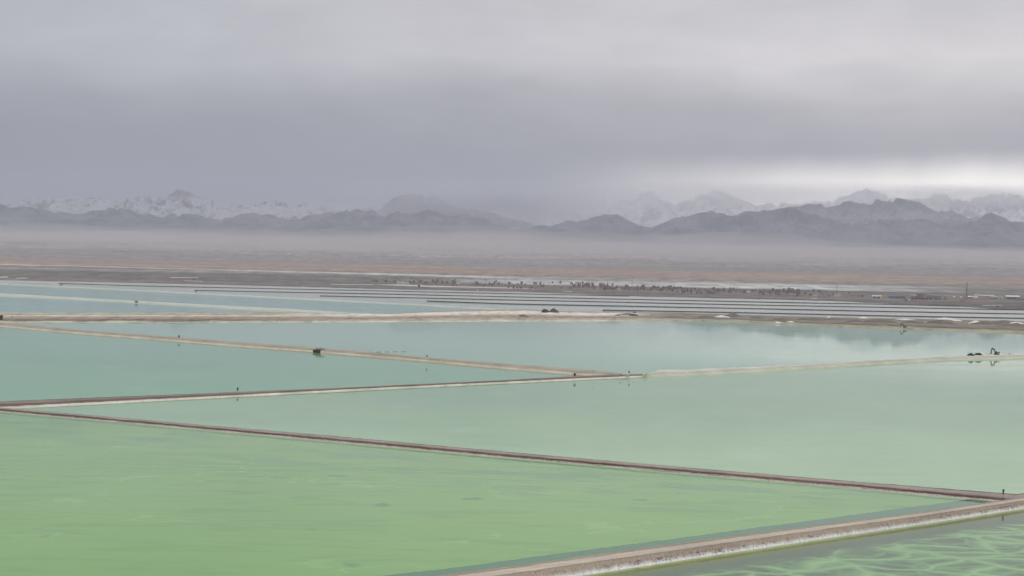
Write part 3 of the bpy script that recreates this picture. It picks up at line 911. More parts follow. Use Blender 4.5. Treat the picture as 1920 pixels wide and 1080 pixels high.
# ------------------------------------------------------------------ mountains
FRONT_SIL = [(-1500, 372), (-600, 380), (-200, 376), (0, 388), (60, 392), (130, 402), (150, 403), (180, 398), (210, 394), (240, 397), (260, 402), (290, 408), (330, 405), (370, 405), (390, 412), (410, 418), (440, 410), (465, 405), (500, 406), (530, 413), (550, 417), (570, 409), (590, 404), (620, 403), (640, 402), (665, 398), (690, 400), (715, 411), (730, 405), (770, 400), (790, 398), (810, 400), (835, 407), (870, 408), (900, 412), (925, 424), (945, 425), (965, 431), (1000, 427), (1030, 425), (1060, 418), (1080, 417), (1110, 412), (1125, 408), (1140, 406), (1160, 407), (1175, 415), (1190, 423), (1220, 430), (1245, 420), (1280, 411), (1290, 406), (1310, 403), (1330, 397), (1345, 401), (1375, 406), (1390, 402), (1410, 400), (1440, 398), (1475, 392), (1490, 396), (1530, 410), (1570, 424), (1600, 424), (1640, 418), (1700, 412), (1740, 414), (1790, 427), (1815, 420), (1830, 413), (1843, 407), (1850, 405), (1858, 408), (1866, 404), (1890, 414), (1905, 413), (1920, 419), (2000, 425), (2300, 410), (3400, 420)]
MID_SIL = [(-1500, 350), (-600, 372), (-200, 370), (0, 385), (25, 382), (50, 376), (65, 373), (100, 373), (115, 378), (135, 377), (160, 374), (190, 373), (215, 375), (240, 376), (270, 371), (280, 367), (293, 370), (308, 375), (316, 367), (333, 360), (350, 365), (365, 371), (380, 374), (400, 382), (415, 389), (440, 388), (470, 385), (500, 382), (530, 379), (545, 383), (570, 386), (600, 390), (650, 392), (690, 394), (705, 398), (720, 386), (735, 375), (760, 371), (790, 368), (815, 368), (828, 381), (850, 390), (900, 398), (950, 412), (1000, 424), (1100, 440), (1250, 430), (1400, 412), (1470, 394), (1500, 386), (1530, 388), (1560, 388), (1580, 386), (1595, 381), (1610, 383), (1625, 386), (1640, 378), (1655, 378), (1670, 379), (1685, 376), (1700, 378), (1720, 386), (1740, 396), (1755, 401), (1775, 399), (1800, 406), (1825, 412), (1900, 430), (2100, 440), (2300, 420), (3400, 430)]
FAR_SIL = [(-1500, 400), (-600, 400), (0, 420), (400, 420), (700, 400), (790, 380), (850, 362), (880, 372), (910, 380), (940, 391), (960, 396), (990, 408), (1030, 398), (1070, 386), (1110, 388), (1150, 382), (1190, 370), (1215, 360), (1240, 374), (1265, 384), (1300, 372), (1340, 357), (1370, 368), (1400, 382), (1440, 384), (1500, 381), (1560, 377), (1590, 364), (1615, 354), (1645, 360), (1670, 373), (1700, 374), (1730, 372), (1752, 364), (1775, 370), (1800, 376), (1840, 370), (1875, 361), (1900, 366), (1930, 374), (2000, 362), (2200, 350), (2600, 370), (3400, 360)]


def rock_mat(name, rock, rock2, snow, zlo, zhi, cover, xdrop=0.0, where=((0, 1.0), (1, 1.0)), zbare=5000.0):
    m, t = material(name)
    p = t.pos()
    z = t.sep(p)[2]
    nz = t.sep(t.normal())[2]
    n = t.noise(p, (1 / 420, 1 / 700, 1 / 500), 7.0, 0.68, 0.8)
    c = t.ramp(n, [(0.35, rock), (0.65, rock2)])
    if cover > 0:
        s = t.math('ADD', t.step(t.math('SUBTRACT', z, t.math('MULTIPLY', t.math('MAXIMUM', t.sep(p)[0], 0.0), xdrop)), zlo, zhi), t.math('MULTIPLY', t.math('SUBTRACT', t.noise(p, (1 / 160, 1 / 160, 1 / 60), 6.0, 0.72), 0.5), 2.2))
        s = t.math('ADD', s, t.math('MULTIPLY', t.math('SUBTRACT', nz, 0.80), 1.2))
        xs = t.sep(p)[0]
        reach = t.ramp(t.math('ADD', t.math('DIVIDE', xs, 16000.0), 0.5), where)
        bare = t.math('SUBTRACT', 1.0, t.math('MULTIPLY', t.step(t.math('ADD', z, t.math('MULTIPLY', t.math('SUBTRACT', n, 0.5), 220)), zbare, zbare + 130), 0.85))
        c = t.mix(t.math('MULTIPLY', t.math('MULTIPLY', t.math('MULTIPLY', t.step(s, 0.42, 0.86), cover), reach), bare), c, snow)
    t.surf(c, 0.95, spec=0.05)
    return m


def mountain_range(name, sil, d0, near, far, mat, seed, rough_px=7.0, jag=34.0, rows=150, cell=620.0, cols=1500):
    px = np.linspace(-1400, 3300, cols)
    py = interp_px(sil, px)
    hor = 485 + (px - 960) * math.tan(ROLL)
    az_ = (px - CX) / FPX
    py = py - (fbm(px / jag + seed * 9.1, px * 0 + seed, 6, 0.62, ridged=True) - 0.55) * rough_px
    py = np.convolve(np.pad(py, 3, mode='edge'), np.hanning(9)[1:-1] / np.hanning(9).sum(), mode='valid')
    crest = CAM_H + (hor - py) / FPX * d0
    P = np.zeros((rows, cols, 3)); h = np.zeros((rows, cols)); dd = np.zeros(rows)
    for i in range(rows):
        s = i / (rows - 1)
        d = d0 - near + (near + far) * s
        dd[i] = d
        x = az_ * d
        k = np.where(d <= d0, (d - (d0 - near)) / near, 1 - (d - d0) / far * 0.8)
        prof = np.clip(k, 0, 1) ** 1.25
        r = fbm(x / cell + seed * 7.7 + 60, np.full(cols, d / cell) + seed * 3.3, 6, 0.55, ridged=True)
        h[i] = prof * (0.30 + 1.05 * r) if d <= d0 else prof * (0.7 + 0.4 * r)
        P[i, :, 0], P[i, :, 1] = x, d
    base = ground_z(dd)[:, None] - 20
    z = base + h * np.maximum(crest[None, :] - base, 0)
    for _ in range(3):
        ang = np.max((z - CAM_H) / dd[:, None], axis=0)
        want = (crest - CAM_H) / d0
        f = np.clip((want + 0.004) / (ang + 0.004), 0.75, 1.35)
        ker = np.hanning(17); ker /= ker.sum()
        f = np.convolve(np.pad(f, 8, mode='edge'), ker, mode='valid')
        z = base + (z - base) * f[None, :]
    z = np.minimum(z, CAM_H + (((crest - CAM_H) / d0) * 1.015 + 0.0002)[None, :] * dd[:, None])
    XX = P[:, :, 0]; YY = P[:, :, 1]
    det = (fbm(XX / 260.0 + seed, YY / 260.0 + 40, 4, 0.6, ridged=True) - 0.55) * d0 * (0.0018 if d0 > 35000 else 0.0046)
    z = z + det * np.clip((z - base) / 250.0, 0, 1)
    z[0] = base[0] - 30
    P[:, :, 2] = z
    return struct(link(name, grid_mesh(name, P, smooth=False), mat))


mountain_range('bare_foothills', FRONT_SIL, 23500, 2600, 2200, rock_mat('bare_rock', (0.075, 0.08, 0.098), (0.19, 0.187, 0.21), (0.8, 0.8, 0.82), 700, 1000, 0.0), 1, 10.0, 26.0)
mountain_range('snow_dusted_mountains', MID_SIL, 29500, 3200, 2500, rock_mat('snow_dusted_rock', (0.10, 0.10, 0.11), (0.16, 0.15, 0.155), (0.46, 0.47, 0.51), 400, 690, 0.8, 0.03, ((0.0, 1.0), (0.355, 1.0), (0.39, 0.15), (0.70, 0.15), (0.82, 0.45), (0.90, 0.5), (1.0, 0.2)), 850.0), 2)
mountain_range('snow_mountains', FAR_SIL, 38500, 4200, 3000, rock_mat('snowy_rock', (0.34, 0.35, 0.37), (0.44, 0.45, 0.47), (0.90, 0.90, 0.89), 440, 740, 0.96, 0.0, ((0.0, 0.3), (0.52, 0.2), (0.60, 0.8), (0.75, 1.0), (1.0, 1.0))), 3, 3.0)



# ------------------------------------------------------------------ things: materials
M_DARK = simple_mat('dark_steel', (0.035, 0.036, 0.04), 0.6, 0.3)
M_GREYM = simple_mat('grey_metal', (0.16, 0.165, 0.17), 0.5, 0.2)
M_PALEM = simple_mat('pale_metal', (0.45, 0.45, 0.43), 0.5, 0.15)
M_WHITE = simple_mat('white_paint', (0.74, 0.73, 0.70), 0.6, 0.06)
M_OFFW = simple_mat('off_white_wall', (0.58, 0.56, 0.52), 0.8, 0.1)
M_REDD = simple_mat('dull_red_paint', (0.20, 0.075, 0.065), 0.8, 0.25)
M_RUST = simple_mat('rust', (0.23, 0.12, 0.075), 0.85, 0.3)
M_BLUE = simple_mat('blue_sheet', (0.14, 0.175, 0.235), 0.6, 0.12)
M_TEAL = simple_mat('teal_sheet', (0.15, 0.20, 0.225), 0.6, 0.12)
M_GREYW = simple_mat('grey_wall', (0.21, 0.215, 0.22), 0.8, 0.12)
M_PINK = simple_mat('pinkish_wall', (0.40, 0.315, 0.29), 0.85, 0.12)
M_BROWNW = simple_mat('brown_wall', (0.225, 0.165, 0.155), 0.85, 0.12)
M_WOOD = simple_mat('dark_timber', (0.075, 0.056, 0.042), 0.85, 0.4, 1.5)
M_BLACKE = simple_mat('black_earth', (0.032, 0.028, 0.025), 0.95, 0.35, 1.2)
M_BROWNE = simple_mat('dark_brown_earth', (0.095, 0.065, 0.055), 0.95, 0.3, 0.8)
M_YEL = simple_mat('worn_yellow_brown_paint', (0.10, 0.072, 0.035), 0.6, 0.35, 1.0)
M_GLASS = simple_mat('dark_glass', (0.03, 0.035, 0.04), 0.15, 0.1)
M_CLOTH = simple_mat('dark_cloth', (0.03, 0.032, 0.042), 0.9, 0.2, 6)
M_SKIN = simple_mat('skin', (0.35, 0.21, 0.15), 0.6, 0.05)
M_HAIR = simple_mat('black_hair', (0.012, 0.010, 0.009), 0.7, 0.1)
M_TWIG = simple_mat('reddish_twigs', (0.33, 0.20, 0.17), 0.95, 0.3, 0.3)
M_TWIG2 = simple_mat('grey_brown_twigs', (0.25, 0.20, 0.175), 0.95, 0.3, 0.3)
M_BARK = simple_mat('bark', (0.09, 0.07, 0.06), 0.95, 0.2)


def mpp(g):
    return g.y / FPX


# ------------------------------------------------------------------ marker posts on the dikes
def marker(px, py, z, h, r, label, thin=0.07, kind='round', group='marker posts on the dikes', post=M_GREYM):
    h, r = h * 1.1, r * 1.12
    g = gp(px, py, z)
    t_ = thing('marker_post', label, 'marker post', (g.x, g.y, z - 0.1), group=group)
    if kind == 'round':
        BM().tube((0, 0, 0), (0, 0, h - r), thin).build('pole', post, t_)
        hd = BM().tube((0, -r * .55, h), (0, r * .55, h), r, seg=14).build('head', M_DARK, t_)
        BM().tube((0, -r * .75, h), (0, -r * .55, h), r * .55, seg=12).build('lens', M_GLASS, hd)
        BM().box((r * 1.5, r * 1.3, 0.08), (0, 0, h + r + 0.05), (0.3, 0, 0)).build('solar_panel', M_GLASS, t_)
    elif kind == 'box':
        for s in (-1, 1):
            BM().tube((s * r * .8, 0, 0), (s * r * .8, 0, h), thin).build('leg', post, t_)
        BM().box((r * 2.1, r * 1.0, h * 0.52), (0, 0, h * 0.78), bevel=0.05).build('cabinet', M_DARK, t_)
        BM().box((r * 2.4, r * 1.3, 0.12), (0, 0, h * 1.05)).build('roof', M_GREYM, t_)
    else:
        BM().tube((0, 0, 0), (0, 0, h), thin, thin * .7).build('pole', post, t_)
        BM().box((r * 1.6, 0.14, r * 1.2), (0, 0, h - r * .6), bevel=0.03).build('plate', M_DARK, t_)
    return t_


MG = 'marker posts on the dikes'
marker(335.5, 635, 2.4, 2.4, 0.95, 'dark round-headed marker on the sandy dike, left part')
marker(800.5, 675.5, 2.4, 3.7, 0.68, 'round-headed marker on a thin pale post, right of the sluice bridge', 0.06, post=M_PALEM)
marker(1179.5, 706, 1.6, 3.5, 0.62, 'round-headed marker post just left of the pale salt tip', 0.05)
marker(1077.5, 709.0, 1.4, 3.6, 0.82, 'dark cabinet on two legs beside the meeting of two dikes', 0.09, 'box')
marker(445.5, 735.5, 1.4, 3.0, 0.48, 'dark upright cabinet on two legs on the dark dike', 0.10, 'box')
marker(1112, 708.0, 1.5, 5.6, 0.42, 'tall thin post with a small plate, right of the two-legged cabinet', 0.07, 'plate')
marker(1163, 706.5, 1.5, 2.6, 0.55, 'short post with a plate at the junction of the dikes', 0.09, 'plate')
marker(526, 655, 1.6, 1.2, 0.35, 'small dark stake low on the bank left of the sluice bridge', 0.12, 'plate')
marker(569, 649.5, 2.4, 1.1, 0.30, 'tiny post on the crest just left of the sluice bridge', 0.10, 'plate')
marker(22, 595.5, 2.4, 2.0, 0.75, 'small dark marker on the white road at the left edge', 0.2, 'plate')
marker(1053, 584, 1.4, 7.0, 0.3, 'thin bare pole right of the brown heap on the salt shore', 0.13, 'plate')
marker(1569.5, 600.5, 4.0, 7.0, 0.3, 'thin pole standing between brown mounds below the white building', 0.13, 'plate')
marker(1777.5, 607.5, 3.0, 10.5, 0.3, 'tall thin pole among the brown mounds left of the radio tower', 0.13, 'plate')
marker(1868.5, 609, 3.0, 8.5, 0.3, 'thin pole at the right end of the brown mounds', 0.12, 'plate')

g = gp(1881, 936.5, 2.3)
t_ = thing('signal_post', 'dark post with two heads beside the corner of causeway and red dike', 'signal post', (g.x, g.y, 2.2))
BM().tube((0, 0, -0.2), (0, 0, 3.4), 0.055).build('pole', M_DARK, t_)
hd = BM().box((0.82, 0.5, 1.15), (0, 0, 3.85), bevel=0.16).build('lamp_head', M_DARK, t_)
BM().box((0.50, 0.40, 0.06), (0, 0, 4.38)).build('cap', M_GREYM, hd)
pn = BM().poly([(-0.5, 2.5), (0.5, 2.5), (0.25, 3.08), (-0.25, 3.08)], 0.45).build('control_box', M_DARK, t_)
BM().box((0.66, 0.05, 0.42), (0, 0.26, 2.95), (0.6, 0, 0)).build('solar_panel', M_GLASS, t_)

# ------------------------------------------------------------------ sluice bridge through the sandy dike
g0, g1 = gp(585, 655.5, 2.3), gp(607, 658.5, 2.3)
gc = (g0 + g1) / 2
ax = (g1 - g0); ax.z = 0
rz = math.atan2(ax.y, ax.x)
t_ = thing('sluice_bridge', 'dark timber sluice with a railing cut through the sandy dike', 'sluice', (gc.x, gc.y, 0), rz, 1.05)
BM().poly([(-8.5, -0.3), (0.8, -0.3), (3.4, 2.4), (-2.8, 2.4)], 3.0).build('gate_wall', M_WOOD, t_)
for k, xx in enumerate((-4.6, -2.2, 0.2, 2.6)):
    BM().tube((xx, -1.8, -0.3), (xx + 0.7, -1.7, 3.1), 0.2).build('pile', M_DARK, t_)
BM().box((8.5, 5.0, 0.30), (1.6, 1.2, 2.92)).build('deck', M_WOOD, t_)
for s, yy in ((0, -1.0), (1, 3.4)):
    rl = BM().tube((-3.0, yy, 4.5), (9.6, yy, 4.3), 0.16).tube((-3.0, yy, 3.75), (9.6, yy, 3.6), 0.12).build('railing', M_GREYM, t_)
    for k in range(7):
        xx = -3.0 + k * 2.1
        BM().tube((xx, yy, 2.6), (xx, yy, 4.5 - k * 0.03), 0.16).build('post', M_GREYM, rl)
for s in (-1, 1):
    BM().box((0.5, 4.5, 2.9), (s * 4.4 - 0.4, -1.0, 1.2), (0, s * 0.35, 0)).build('wing_wall', M_WOOD, t_)

# floating pipe by the sandy dike
g0, g1 = gp(690, 660.3, 0.1), gp(761, 659.2, 0.1)
d_ = g1 - g0
t_ = thing('floating_pipe', 'pale pipe on floats lying in the water behind the sandy dike', 'pipe', (g0.x, g0.y, 0), math.atan2(d_.y, d_.x))
Lp = d_.length
BM().tube((0, 0, 0.55), (Lp, 0, 0.55), 0.22, seg=10).build('pipe', M_PALEM, t_)
for k in range(9):
    x_ = Lp * (0.06 + k * 0.11)
    BM().tube((x_ - 0.9, 0, 0.12), (x_ + 0.9, 0, 0.12), 0.42, seg=10).build('float', M_WHITE if k % 2 else M_GREYM, t_)

# ------------------------------------------------------------------ excavators
def excavator(label, loc, rz, scale):
    e = thing('excavator', label, 'excavator', loc, rz, scale, group='excavators')
    for s in (-1, 1):
        tr = BM().poly([(-2.2, .45), (-1.8, .95), (1.8, .95), (2.2, .45), (1.8, .0), (-1.8, .0)], 0.62).build('track', M_DARK, e)
        tr.location = (0, s * 1.2, 0)
        for k in range(4):
            BM().tube((-1.5 + k, -0.36, .42), (-1.5 + k, 0.36, .42), .3, seg=10).build('roller', M_GREYM, tr)
    BM().box((2.4, 1.9, .5), (0, 0, .75)).tube((0, 0, .9), (0, 0, 1.15), .8, seg=16).build('undercarriage', M_DARK, e)
    BM().box((3.4, 2.5, 1.0), (-.55, 0, 1.65), bevel=.12).build('engine_housing', M_YEL, e)
    BM().poly([(-2.9, 1.2), (-2.2, 1.2), (-2.2, 2.45), (-2.75, 2.35)], 2.4).build('counterweight', M_DARK, e)
    cb = BM().poly([(-.1, 1.15), (1.5, 1.15), (1.5, 2.2), (1.15, 3.05), (-.1, 3.05)], 1.05).build('cab', M_YEL, e)
    cb.location = (0, .72, 0)
    BM().poly([(.05, 2.0), (1.38, 2.0), (1.36, 2.22), (1.08, 2.92), (.05, 2.92)], 1.09).build('window', M_GLASS, cb)
    BM().poly([(.9, 1.5), (1.3, 1.35), (2.35, 4.1), (4.1, 5.05), (4.2, 5.75), (3.6, 5.85), (1.7, 4.95)], .9).build('boom', M_YEL, e)
    BM().poly([(3.5, 5.5), (4.4, 5.95), (4.85, 5.0), (5.6, 2.0), (4.9, 1.9), (3.95, 4.6)], .75).build('stick', M_YEL, e)
    BM().poly([(4.9, 2.1), (5.45, 2.1), (5.65, 1.2), (5.0, .35), (4.2, .55), (4.35, .8), (4.9, .85)], 1.1).build('bucket', M_DARK, e)
    BM().tube((1.6, .35, 1.9), (2.5, .35, 4.2), .12).build('hydraulic_ram', M_GREYM, e)
    BM().tube((2.6, 0, 5.4), (4.0, 0, 6.1), .14).build('hydraulic_ram', M_GREYM, e)
    return e


g = gp(1868, 665.0, 2.6)
ex = excavator('dark excavator with bent raised boom working on the pale salt dike', (g.x, g.y, 2.6), math.radians(196), 1.28)
g = gp(1696, 614.3, 2.0)
dup(ex, (g.x, g.y, 1.6), math.radians(160), 1.28, 'small dark excavator at the water edge of the brown mounds', 'excavators')

# discharge pipe hanging from the salt dike into the water
pp = [gp(1866, 666.3, 2.9), gp(1871.5, 664.8, 2.9), gp(1876, 666.5, 2.3), gp(1881, 671.6, 0.3)]
c0 = pp[0]
t_ = thing('discharge_pipe', 'dark pipe running down the salt dike into the water right of the excavator', 'pipe', (c0.x, c0.y, 0))
b = BM()
for a, c in zip(pp[1:-1], pp[2:]):
    b.tube(a - Vector((c0.x, c0.y, 0)), c - Vector((c0.x, c0.y, 0)), 0.42, seg=10)
b.build('pipe', M_DARK, t_)
pq = [gp(1865, 666.4, 2.75), gp(1867.5, 668.6, 1.7), gp(1871, 669.3, 1.2), gp(1872, 667.9, 1.9)]
b = BM()
for a, c in zip(pq[:-1], pq[1:]):
    b.tube(a - Vector((c0.x, c0.y, 0)), c - Vector((c0.x, c0.y, 0)), 0.20, seg=8)
b.build('hose', M_RUST, t_)
BM().box((1.6, 1.2, 1.0), gp(1868.0, 664.6, 3.1) - Vector((c0.x, c0.y, 0)), bevel=.1).build('pump', M_DARK, t_)

# ------------------------------------------------------------------ people on the salt dike
def person_mesh(name, pose):
    v = [(0, 0, .95), (0, 0, 1.18), (0, 0, 1.42), (0, .01, 1.53), (0, .02, 1.62), (0, .02, 1.72),
         (-.09, 0, .92), (-.11 - pose * .05, .06 * pose, .50), (-.12 - pose * .04, -.02, .08), (-.12 - pose * .04, .12, .03),
         (.09, 0, .92), (.11, -.10 * pose, .50), (.12, .06 * pose, .08), (.12, .06 * pose + .14, .03),
         (-.19, 0, 1.40), (-.27, -.02, 1.13), (-.25, .14 * pose + .06, .90), (-.24, .17 * pose + .10, .81),
         (.19, 0, 1.40), (.27, -.02, 1.13), (.27, .05, .90), (.27, .08, .81)]
    ed = [(0, 1), (1, 2), (2, 3), (3, 4), (4, 5), (0, 6), (6, 7), (7, 8), (8, 9), (0, 10), (10, 11), (11, 12), (12, 13), (2, 14), (14, 15), (15, 16), (16, 17), (2, 18), (18, 19), (19, 20), (20, 21)]
    rad = [.15, .14, .16, .065, .10, .075, .105, .075, .05, .04, .105, .075, .05, .04, .075, .05, .04, .045, .075, .05, .04, .045]
    me = bpy.data.meshes.new(name); me.from_pydata(v, ed, []); me.update()
    o = bpy.data.objects.new(name, me); COL.objects.link(o)
    md = o.modifiers.new('skin', 'SKIN')
    for k, r in enumerate(rad):
        me.skin_vertices[0].data[k].radius = (r, r * .85)
        me.skin_vertices[0].data[k].use_root = (k == 0)
    sb = o.modifiers.new('smooth', 'SUBSURF'); sb.levels = sb.render_levels = 1
    dg = bpy.context.evaluated_depsgraph_get()
    m2 = bpy.data.meshes.new_from_object(o.evaluated_get(dg))
    bpy.data.objects.remove(o)
    m2.materials.clear()
    m2.materials.append(M_CLOTH); m2.materials.append(M_SKIN)
    for p in m2.polygons:
        z = p.center.z
        p.material_index = 1 if z > 1.5 or (z < .86 and z > .7 and abs(p.center.x) > .2) else 0
        p.use_smooth = True
    return m2


pm = [person_mesh('person', 1.0), person_mesh('person', 0.35)]
for k, (px, lab, rz, sc_) in enumerate([(1850.8, 'leftmost person standing on the salt dike left of the excavator, in dark clothes', 0.4, 1.08), (1854.6, 'person in dark clothes standing nearest the excavator bucket', 2.6, 1.0),
                                        (1891.2, 'taller person in dark clothes standing on the dike right of the excavator', 2.0, 1.12), (1894.6, 'rightmost person in dark clothes, at the right end of the salt dike', 1.2, 1.0)]):
    g = gp(px, 665.6 if px < 1870 else 664.6, 2.65)
    o = link('person', pm[k % 2]); o.location = (g.x, g.y, 2.62); o.rotation_euler = (0, 0, rz); o.scale = (sc_ * 1.1,) * 3
    tag(o, lab, 'person', 'people on the salt dike')
    hr = BM().ball((0, .0, 1.745), (.095, .105, .065), 8).build('hair', M_HAIR, o, True)
g = gp(1892.8, 664.8, 2.62)
t_ = thing('pump_set', 'low dark pump lying at the feet of the two right-hand people', 'pump', (g.x, g.y - 0.8, 2.6))
BM().box((2.6, .8, .3), (0, 0, .2)).build('skid', M_DARK, t_); BM().tube((-.6, 0, .6), (.7, 0, .6), .32).build('motor', M_GREYM, t_)

# ------------------------------------------------------------------ heaps of dark earth
def heap(px, py, z, w, h, d, mat, label, seed, group=None, power=1.3):
    g = gp(px, py, z); m = mpp(g)
    o = link('earth_heap', heap_mesh('earth_heap', w * m * 1.12, d, h * m * 1.45, seed, power=power), mat)
    o.location = (g.x, g.y, z)
    return tag(o, label, 'heap', group)


heap(1820.5, 667.2, 2.5, 14.5, 4.6, 6, M_BLACKE, 'low black heap on the salt dike, the one farther from the excavator', 3, 'black heaps on the salt dike')
heap(1834.5, 666.6, 2.5, 18, 5.0, 6, M_BLACKE, 'larger black heap on the salt dike, the one nearer the excavator', 5, 'black heaps on the salt dike')
heap(1021.5, 586.4, 2.0, 14.5, 6.0, 14, M_BLACKE, 'black heap on the white salt shore beyond the middle pond', 8, None, 2.4)
heap(1039, 586.2, 2.0, 20, 6.6, 14, M_BROWNE, 'pointed brown heap right of the black heap on the salt shore', 9, None)
heap(980.5, 593.8, 2.2, 22, 3.4, 14, M_BROWNE, 'low brown heap lying in front on the white salt shore', 12, None)
heap(1158, 592.5, 2.2, 12, 2.6, 12, M_BROWNE, 'small dark heap at the left of the rubble on the salt shore', 14, None)
heap(1188, 593.0, 2.2, 24, 3.4, 12, M_BROWNE, 'long brown heap in the middle of the salt shore', 15, None)
heap(1180, 590.5, 2.2, 44, 2.6, 16, M_MOUND, 'broad flat brown heap behind the long one on the salt shore', 16, None)


# ------------------------------------------------------------------ huts, sheds and blocks
def building(name, label, cat, px, py, w, h, wall, roof, z=1.0, depth=None, pitch=0.0, openings=(), group=None, rz=0.0, eave=0.3, bays=0):
    """px, py: middle of the foot of the near wall; w, h in pixels; openings: (x share, width share, height share)"""
    g = gl(px, py) if z == 1.0 else gp(px, py, z)
    z = g.z
    m = mpp(g)
    W, H = w * m, h * m
    Dp = depth or max(5.0, W * 0.55)
    b = thing(name, label, cat, (g.x, g.y + Dp / 2, z), rz, group=group)
    hw = H * (1 - pitch)
    BM().box((W, Dp, hw + 0.5), (0, 0, hw / 2 - 0.25)).build('wall', wall, b)
    if pitch > 0.05:
        BM().poly([(-Dp / 2 - eave, hw), (Dp / 2 + eave, hw), (0, H)], W + eave * 2).build('roof', roof, b).rotation_euler = (0, 0, math.pi / 2)
    else:
        BM().box((W + eave * 2, Dp + eave * 2, max(0.3, H * 0.10)), (0, 0, hw + max(0.3, H * 0.10) / 2 + 0.01)).build('roof', roof, b)
    for (xs, ws, hs) in openings:
        BM().box((W * ws, 0.3, hw * hs), (W * xs, -Dp / 2 - 0.1, hw * hs / 2 + 0.02)).build('door', M_DARK, b)
    for k in range(bays):
        BM().box((0.35, 0.4, hw * .98), (W * ((k + .5) / bays - .5), -Dp / 2 - 0.15, hw * .49)).build('pillar', M_GREYM, b)
    return b


building('pump_hut', 'black box-shaped hut at the left edge beside the white road', 'hut', -1, 599.5, 9, 7.5, M_DARK, M_DARK, 2.6, 6)
building('pump_hut', 'small dark hut on the white salt dike between the blue ponds', 'hut', 255.5, 567.2, 5.4, 3.4, M_GREYW, M_GREYM, 1.6, 5, 0.25, [(0.0, .3, .7)])
building('pump_hut', 'tiny dark hut where the first thin dike of the striped ponds begins', 'hut', 115, 534.2, 4.0, 2.6, M_GREYW, M_DARK, 0.8, 5, 0.3)
building('pump_hut', 'square dark hut on the white shore of the striped ponds', 'hut', 785.5, 538.6, 3.6, 4.0, M_DARK, M_DARK, 1.0, 5)
building('pump_hut', 'dark low hut at the left end of the second striped dike', 'hut', 367, 545.6, 4.0, 2.0, M_DARK, M_GREYM, 0.8, 5, 0.2)
building('storage_block', 'row of five white cabins on the far shore, longer one', 'cabins', 750, 532.4, 12.4, 4.2, M_WHITE, M_WHITE, 1.0, 6, 0, [(x_, .035, .8) for x_ in (-.3, -.1, .1, .3)])
building('storage_block', 'shorter white cabin right of the row of five', 'cabins', 761.6, 532.9, 8.6, 3.8, M_WHITE, M_OFFW, 1.0, 6, 0, [(.05, .3, .45)])
building('warehouse', 'white box-shaped building at the foot of the tall mast', 'building', 1570.5, 556.6, 11.4, 4.6, M_OFFW, M_WHITE, 1.0, 9, 0, [(0, .05, .6)])
building('open_shed', 'open shed with a white roof and dark bays', 'shed', 1644, 559.2, 17, 5.2, M_OFFW, M_WHITE, 1.0, 9, .18, [(-.25, .36, .6), (.2, .34, .6)])
building('workshop', 'blue sheet-metal workshop right of the open shed', 'building', 1677, 559.6, 20, 6.0, M_BLUE, M_BLUE, 1.0, 12, .25, [(.3, .1, .6)])
building('workshop', 'low dark workshop with two doors right of the blue one', 'building', 1692, 559.4, 11, 4.6, M_BROWNW, M_GREYM, 1.0, 9, .1, [(-.25, .2, .7), (.3, .25, .7)])
building('container', 'teal container in front of the dark workshop', 'container', 1699, 565.0, 6, 4.4, M_TEAL, M_TEAL, 1.0, 4)
building('container', 'small white container beside the teal one', 'container', 1704.6, 563.6, 3.8, 2.6, M_WHITE, M_WHITE, 1.0, 4)
building('house', 'low pinkish house with red gable right of the dark workshop', 'building', 1714, 559.0, 14, 6.0, M_PINK, M_PINK, 1.0, 9, .15, [(-.2, .12, .6), (.2, .12, .6)])
building('tower_block', 'square brown block, the tallest of the town', 'building', 1724.5, 559.8, 9, 8.8, M_BROWNW, M_GREYW, 1.0, 14, 0, [], bays=5)
building('annex', 'grey annex against the brown block', 'building', 1731.5, 559.6, 4.6, 8.0, M_GREYW, M_GREYW, 1.0, 10)
building('boundary_wall', 'long dark red wall in front of the brown block', 'wall', 1724, 561.6, 32, 3.0, M_REDD, M_REDD, 1.0, 1.2, eave=0.1)
building('hall', 'left one of two grey halls', 'building', 1744.5, 561.4, 13.6, 9.0, M_GREYW, M_GREYW, 1.0, 14, .12, [(0, .2, .4)])
building('hall', 'right one of two grey halls', 'building', 1757.5, 562.2, 12.6, 8.6, M_GREYW, M_GREYW, 1.0, 13, .12, [(-.2, .15, .5)])
building('gate_house', 'small pale gate house right of the grey halls', 'building', 1772.5, 561.6, 5.0, 6.8, M_PINK, M_OFFW, 1.0, 6, 0, [(0, .3, .5)])
building('white_hut', 'left one of two small white huts near the radio tower', 'hut', 1789.6, 558.0, 4.2, 2.6, M_WHITE, M_WHITE, 1.0, 5, .2)
building('white_hut', 'right one of two small white huts near the radio tower', 'hut', 1802.5, 558.6, 3.6, 2.6, M_WHITE, M_WHITE, 1.0, 5, .2)
building('house', 'white-roofed house directly right of the radio tower', 'building', 1819.5, 559.4, 9, 4.4, M_GREYW, M_WHITE, 1.0, 9, .4, [(0, .2, .5)])
building('house', 'cream house second to the right of the radio tower', 'building', 1830, 559.8, 8, 3.8, M_OFFW, M_WHITE, 1.0, 9, .3, [(.1, .15, .5)])
building('long_shed', 'long low shed with a pale roof edge behind the cream house', 'shed', 1846, 556.2, 38, 3.2, M_PINK, M_WHITE, 1.0, 10, .3)
building('house', 'pale grey house with dark door right of the long shed', 'building', 1864, 560.6, 12, 4.6, M_GREYW, M_OFFW, 1.0, 10, .2, [(.15, .15, .7)])
building('house', 'narrow pale house left of the white-roofed shed', 'building', 1876, 560.9, 8, 5.6, M_OFFW, M_GREYW, 1.0, 9, .1, [(-.1, .25, .6)])
building('long_shed', 'long shed with a bright white roof near the right edge', 'shed', 1899.5, 561.2, 26, 7.0, M_TEAL, M_WHITE, 1.0, 14, .3, [(-.3, .1, .6), (-.1, .1, .6), (.15, .1, .6)])
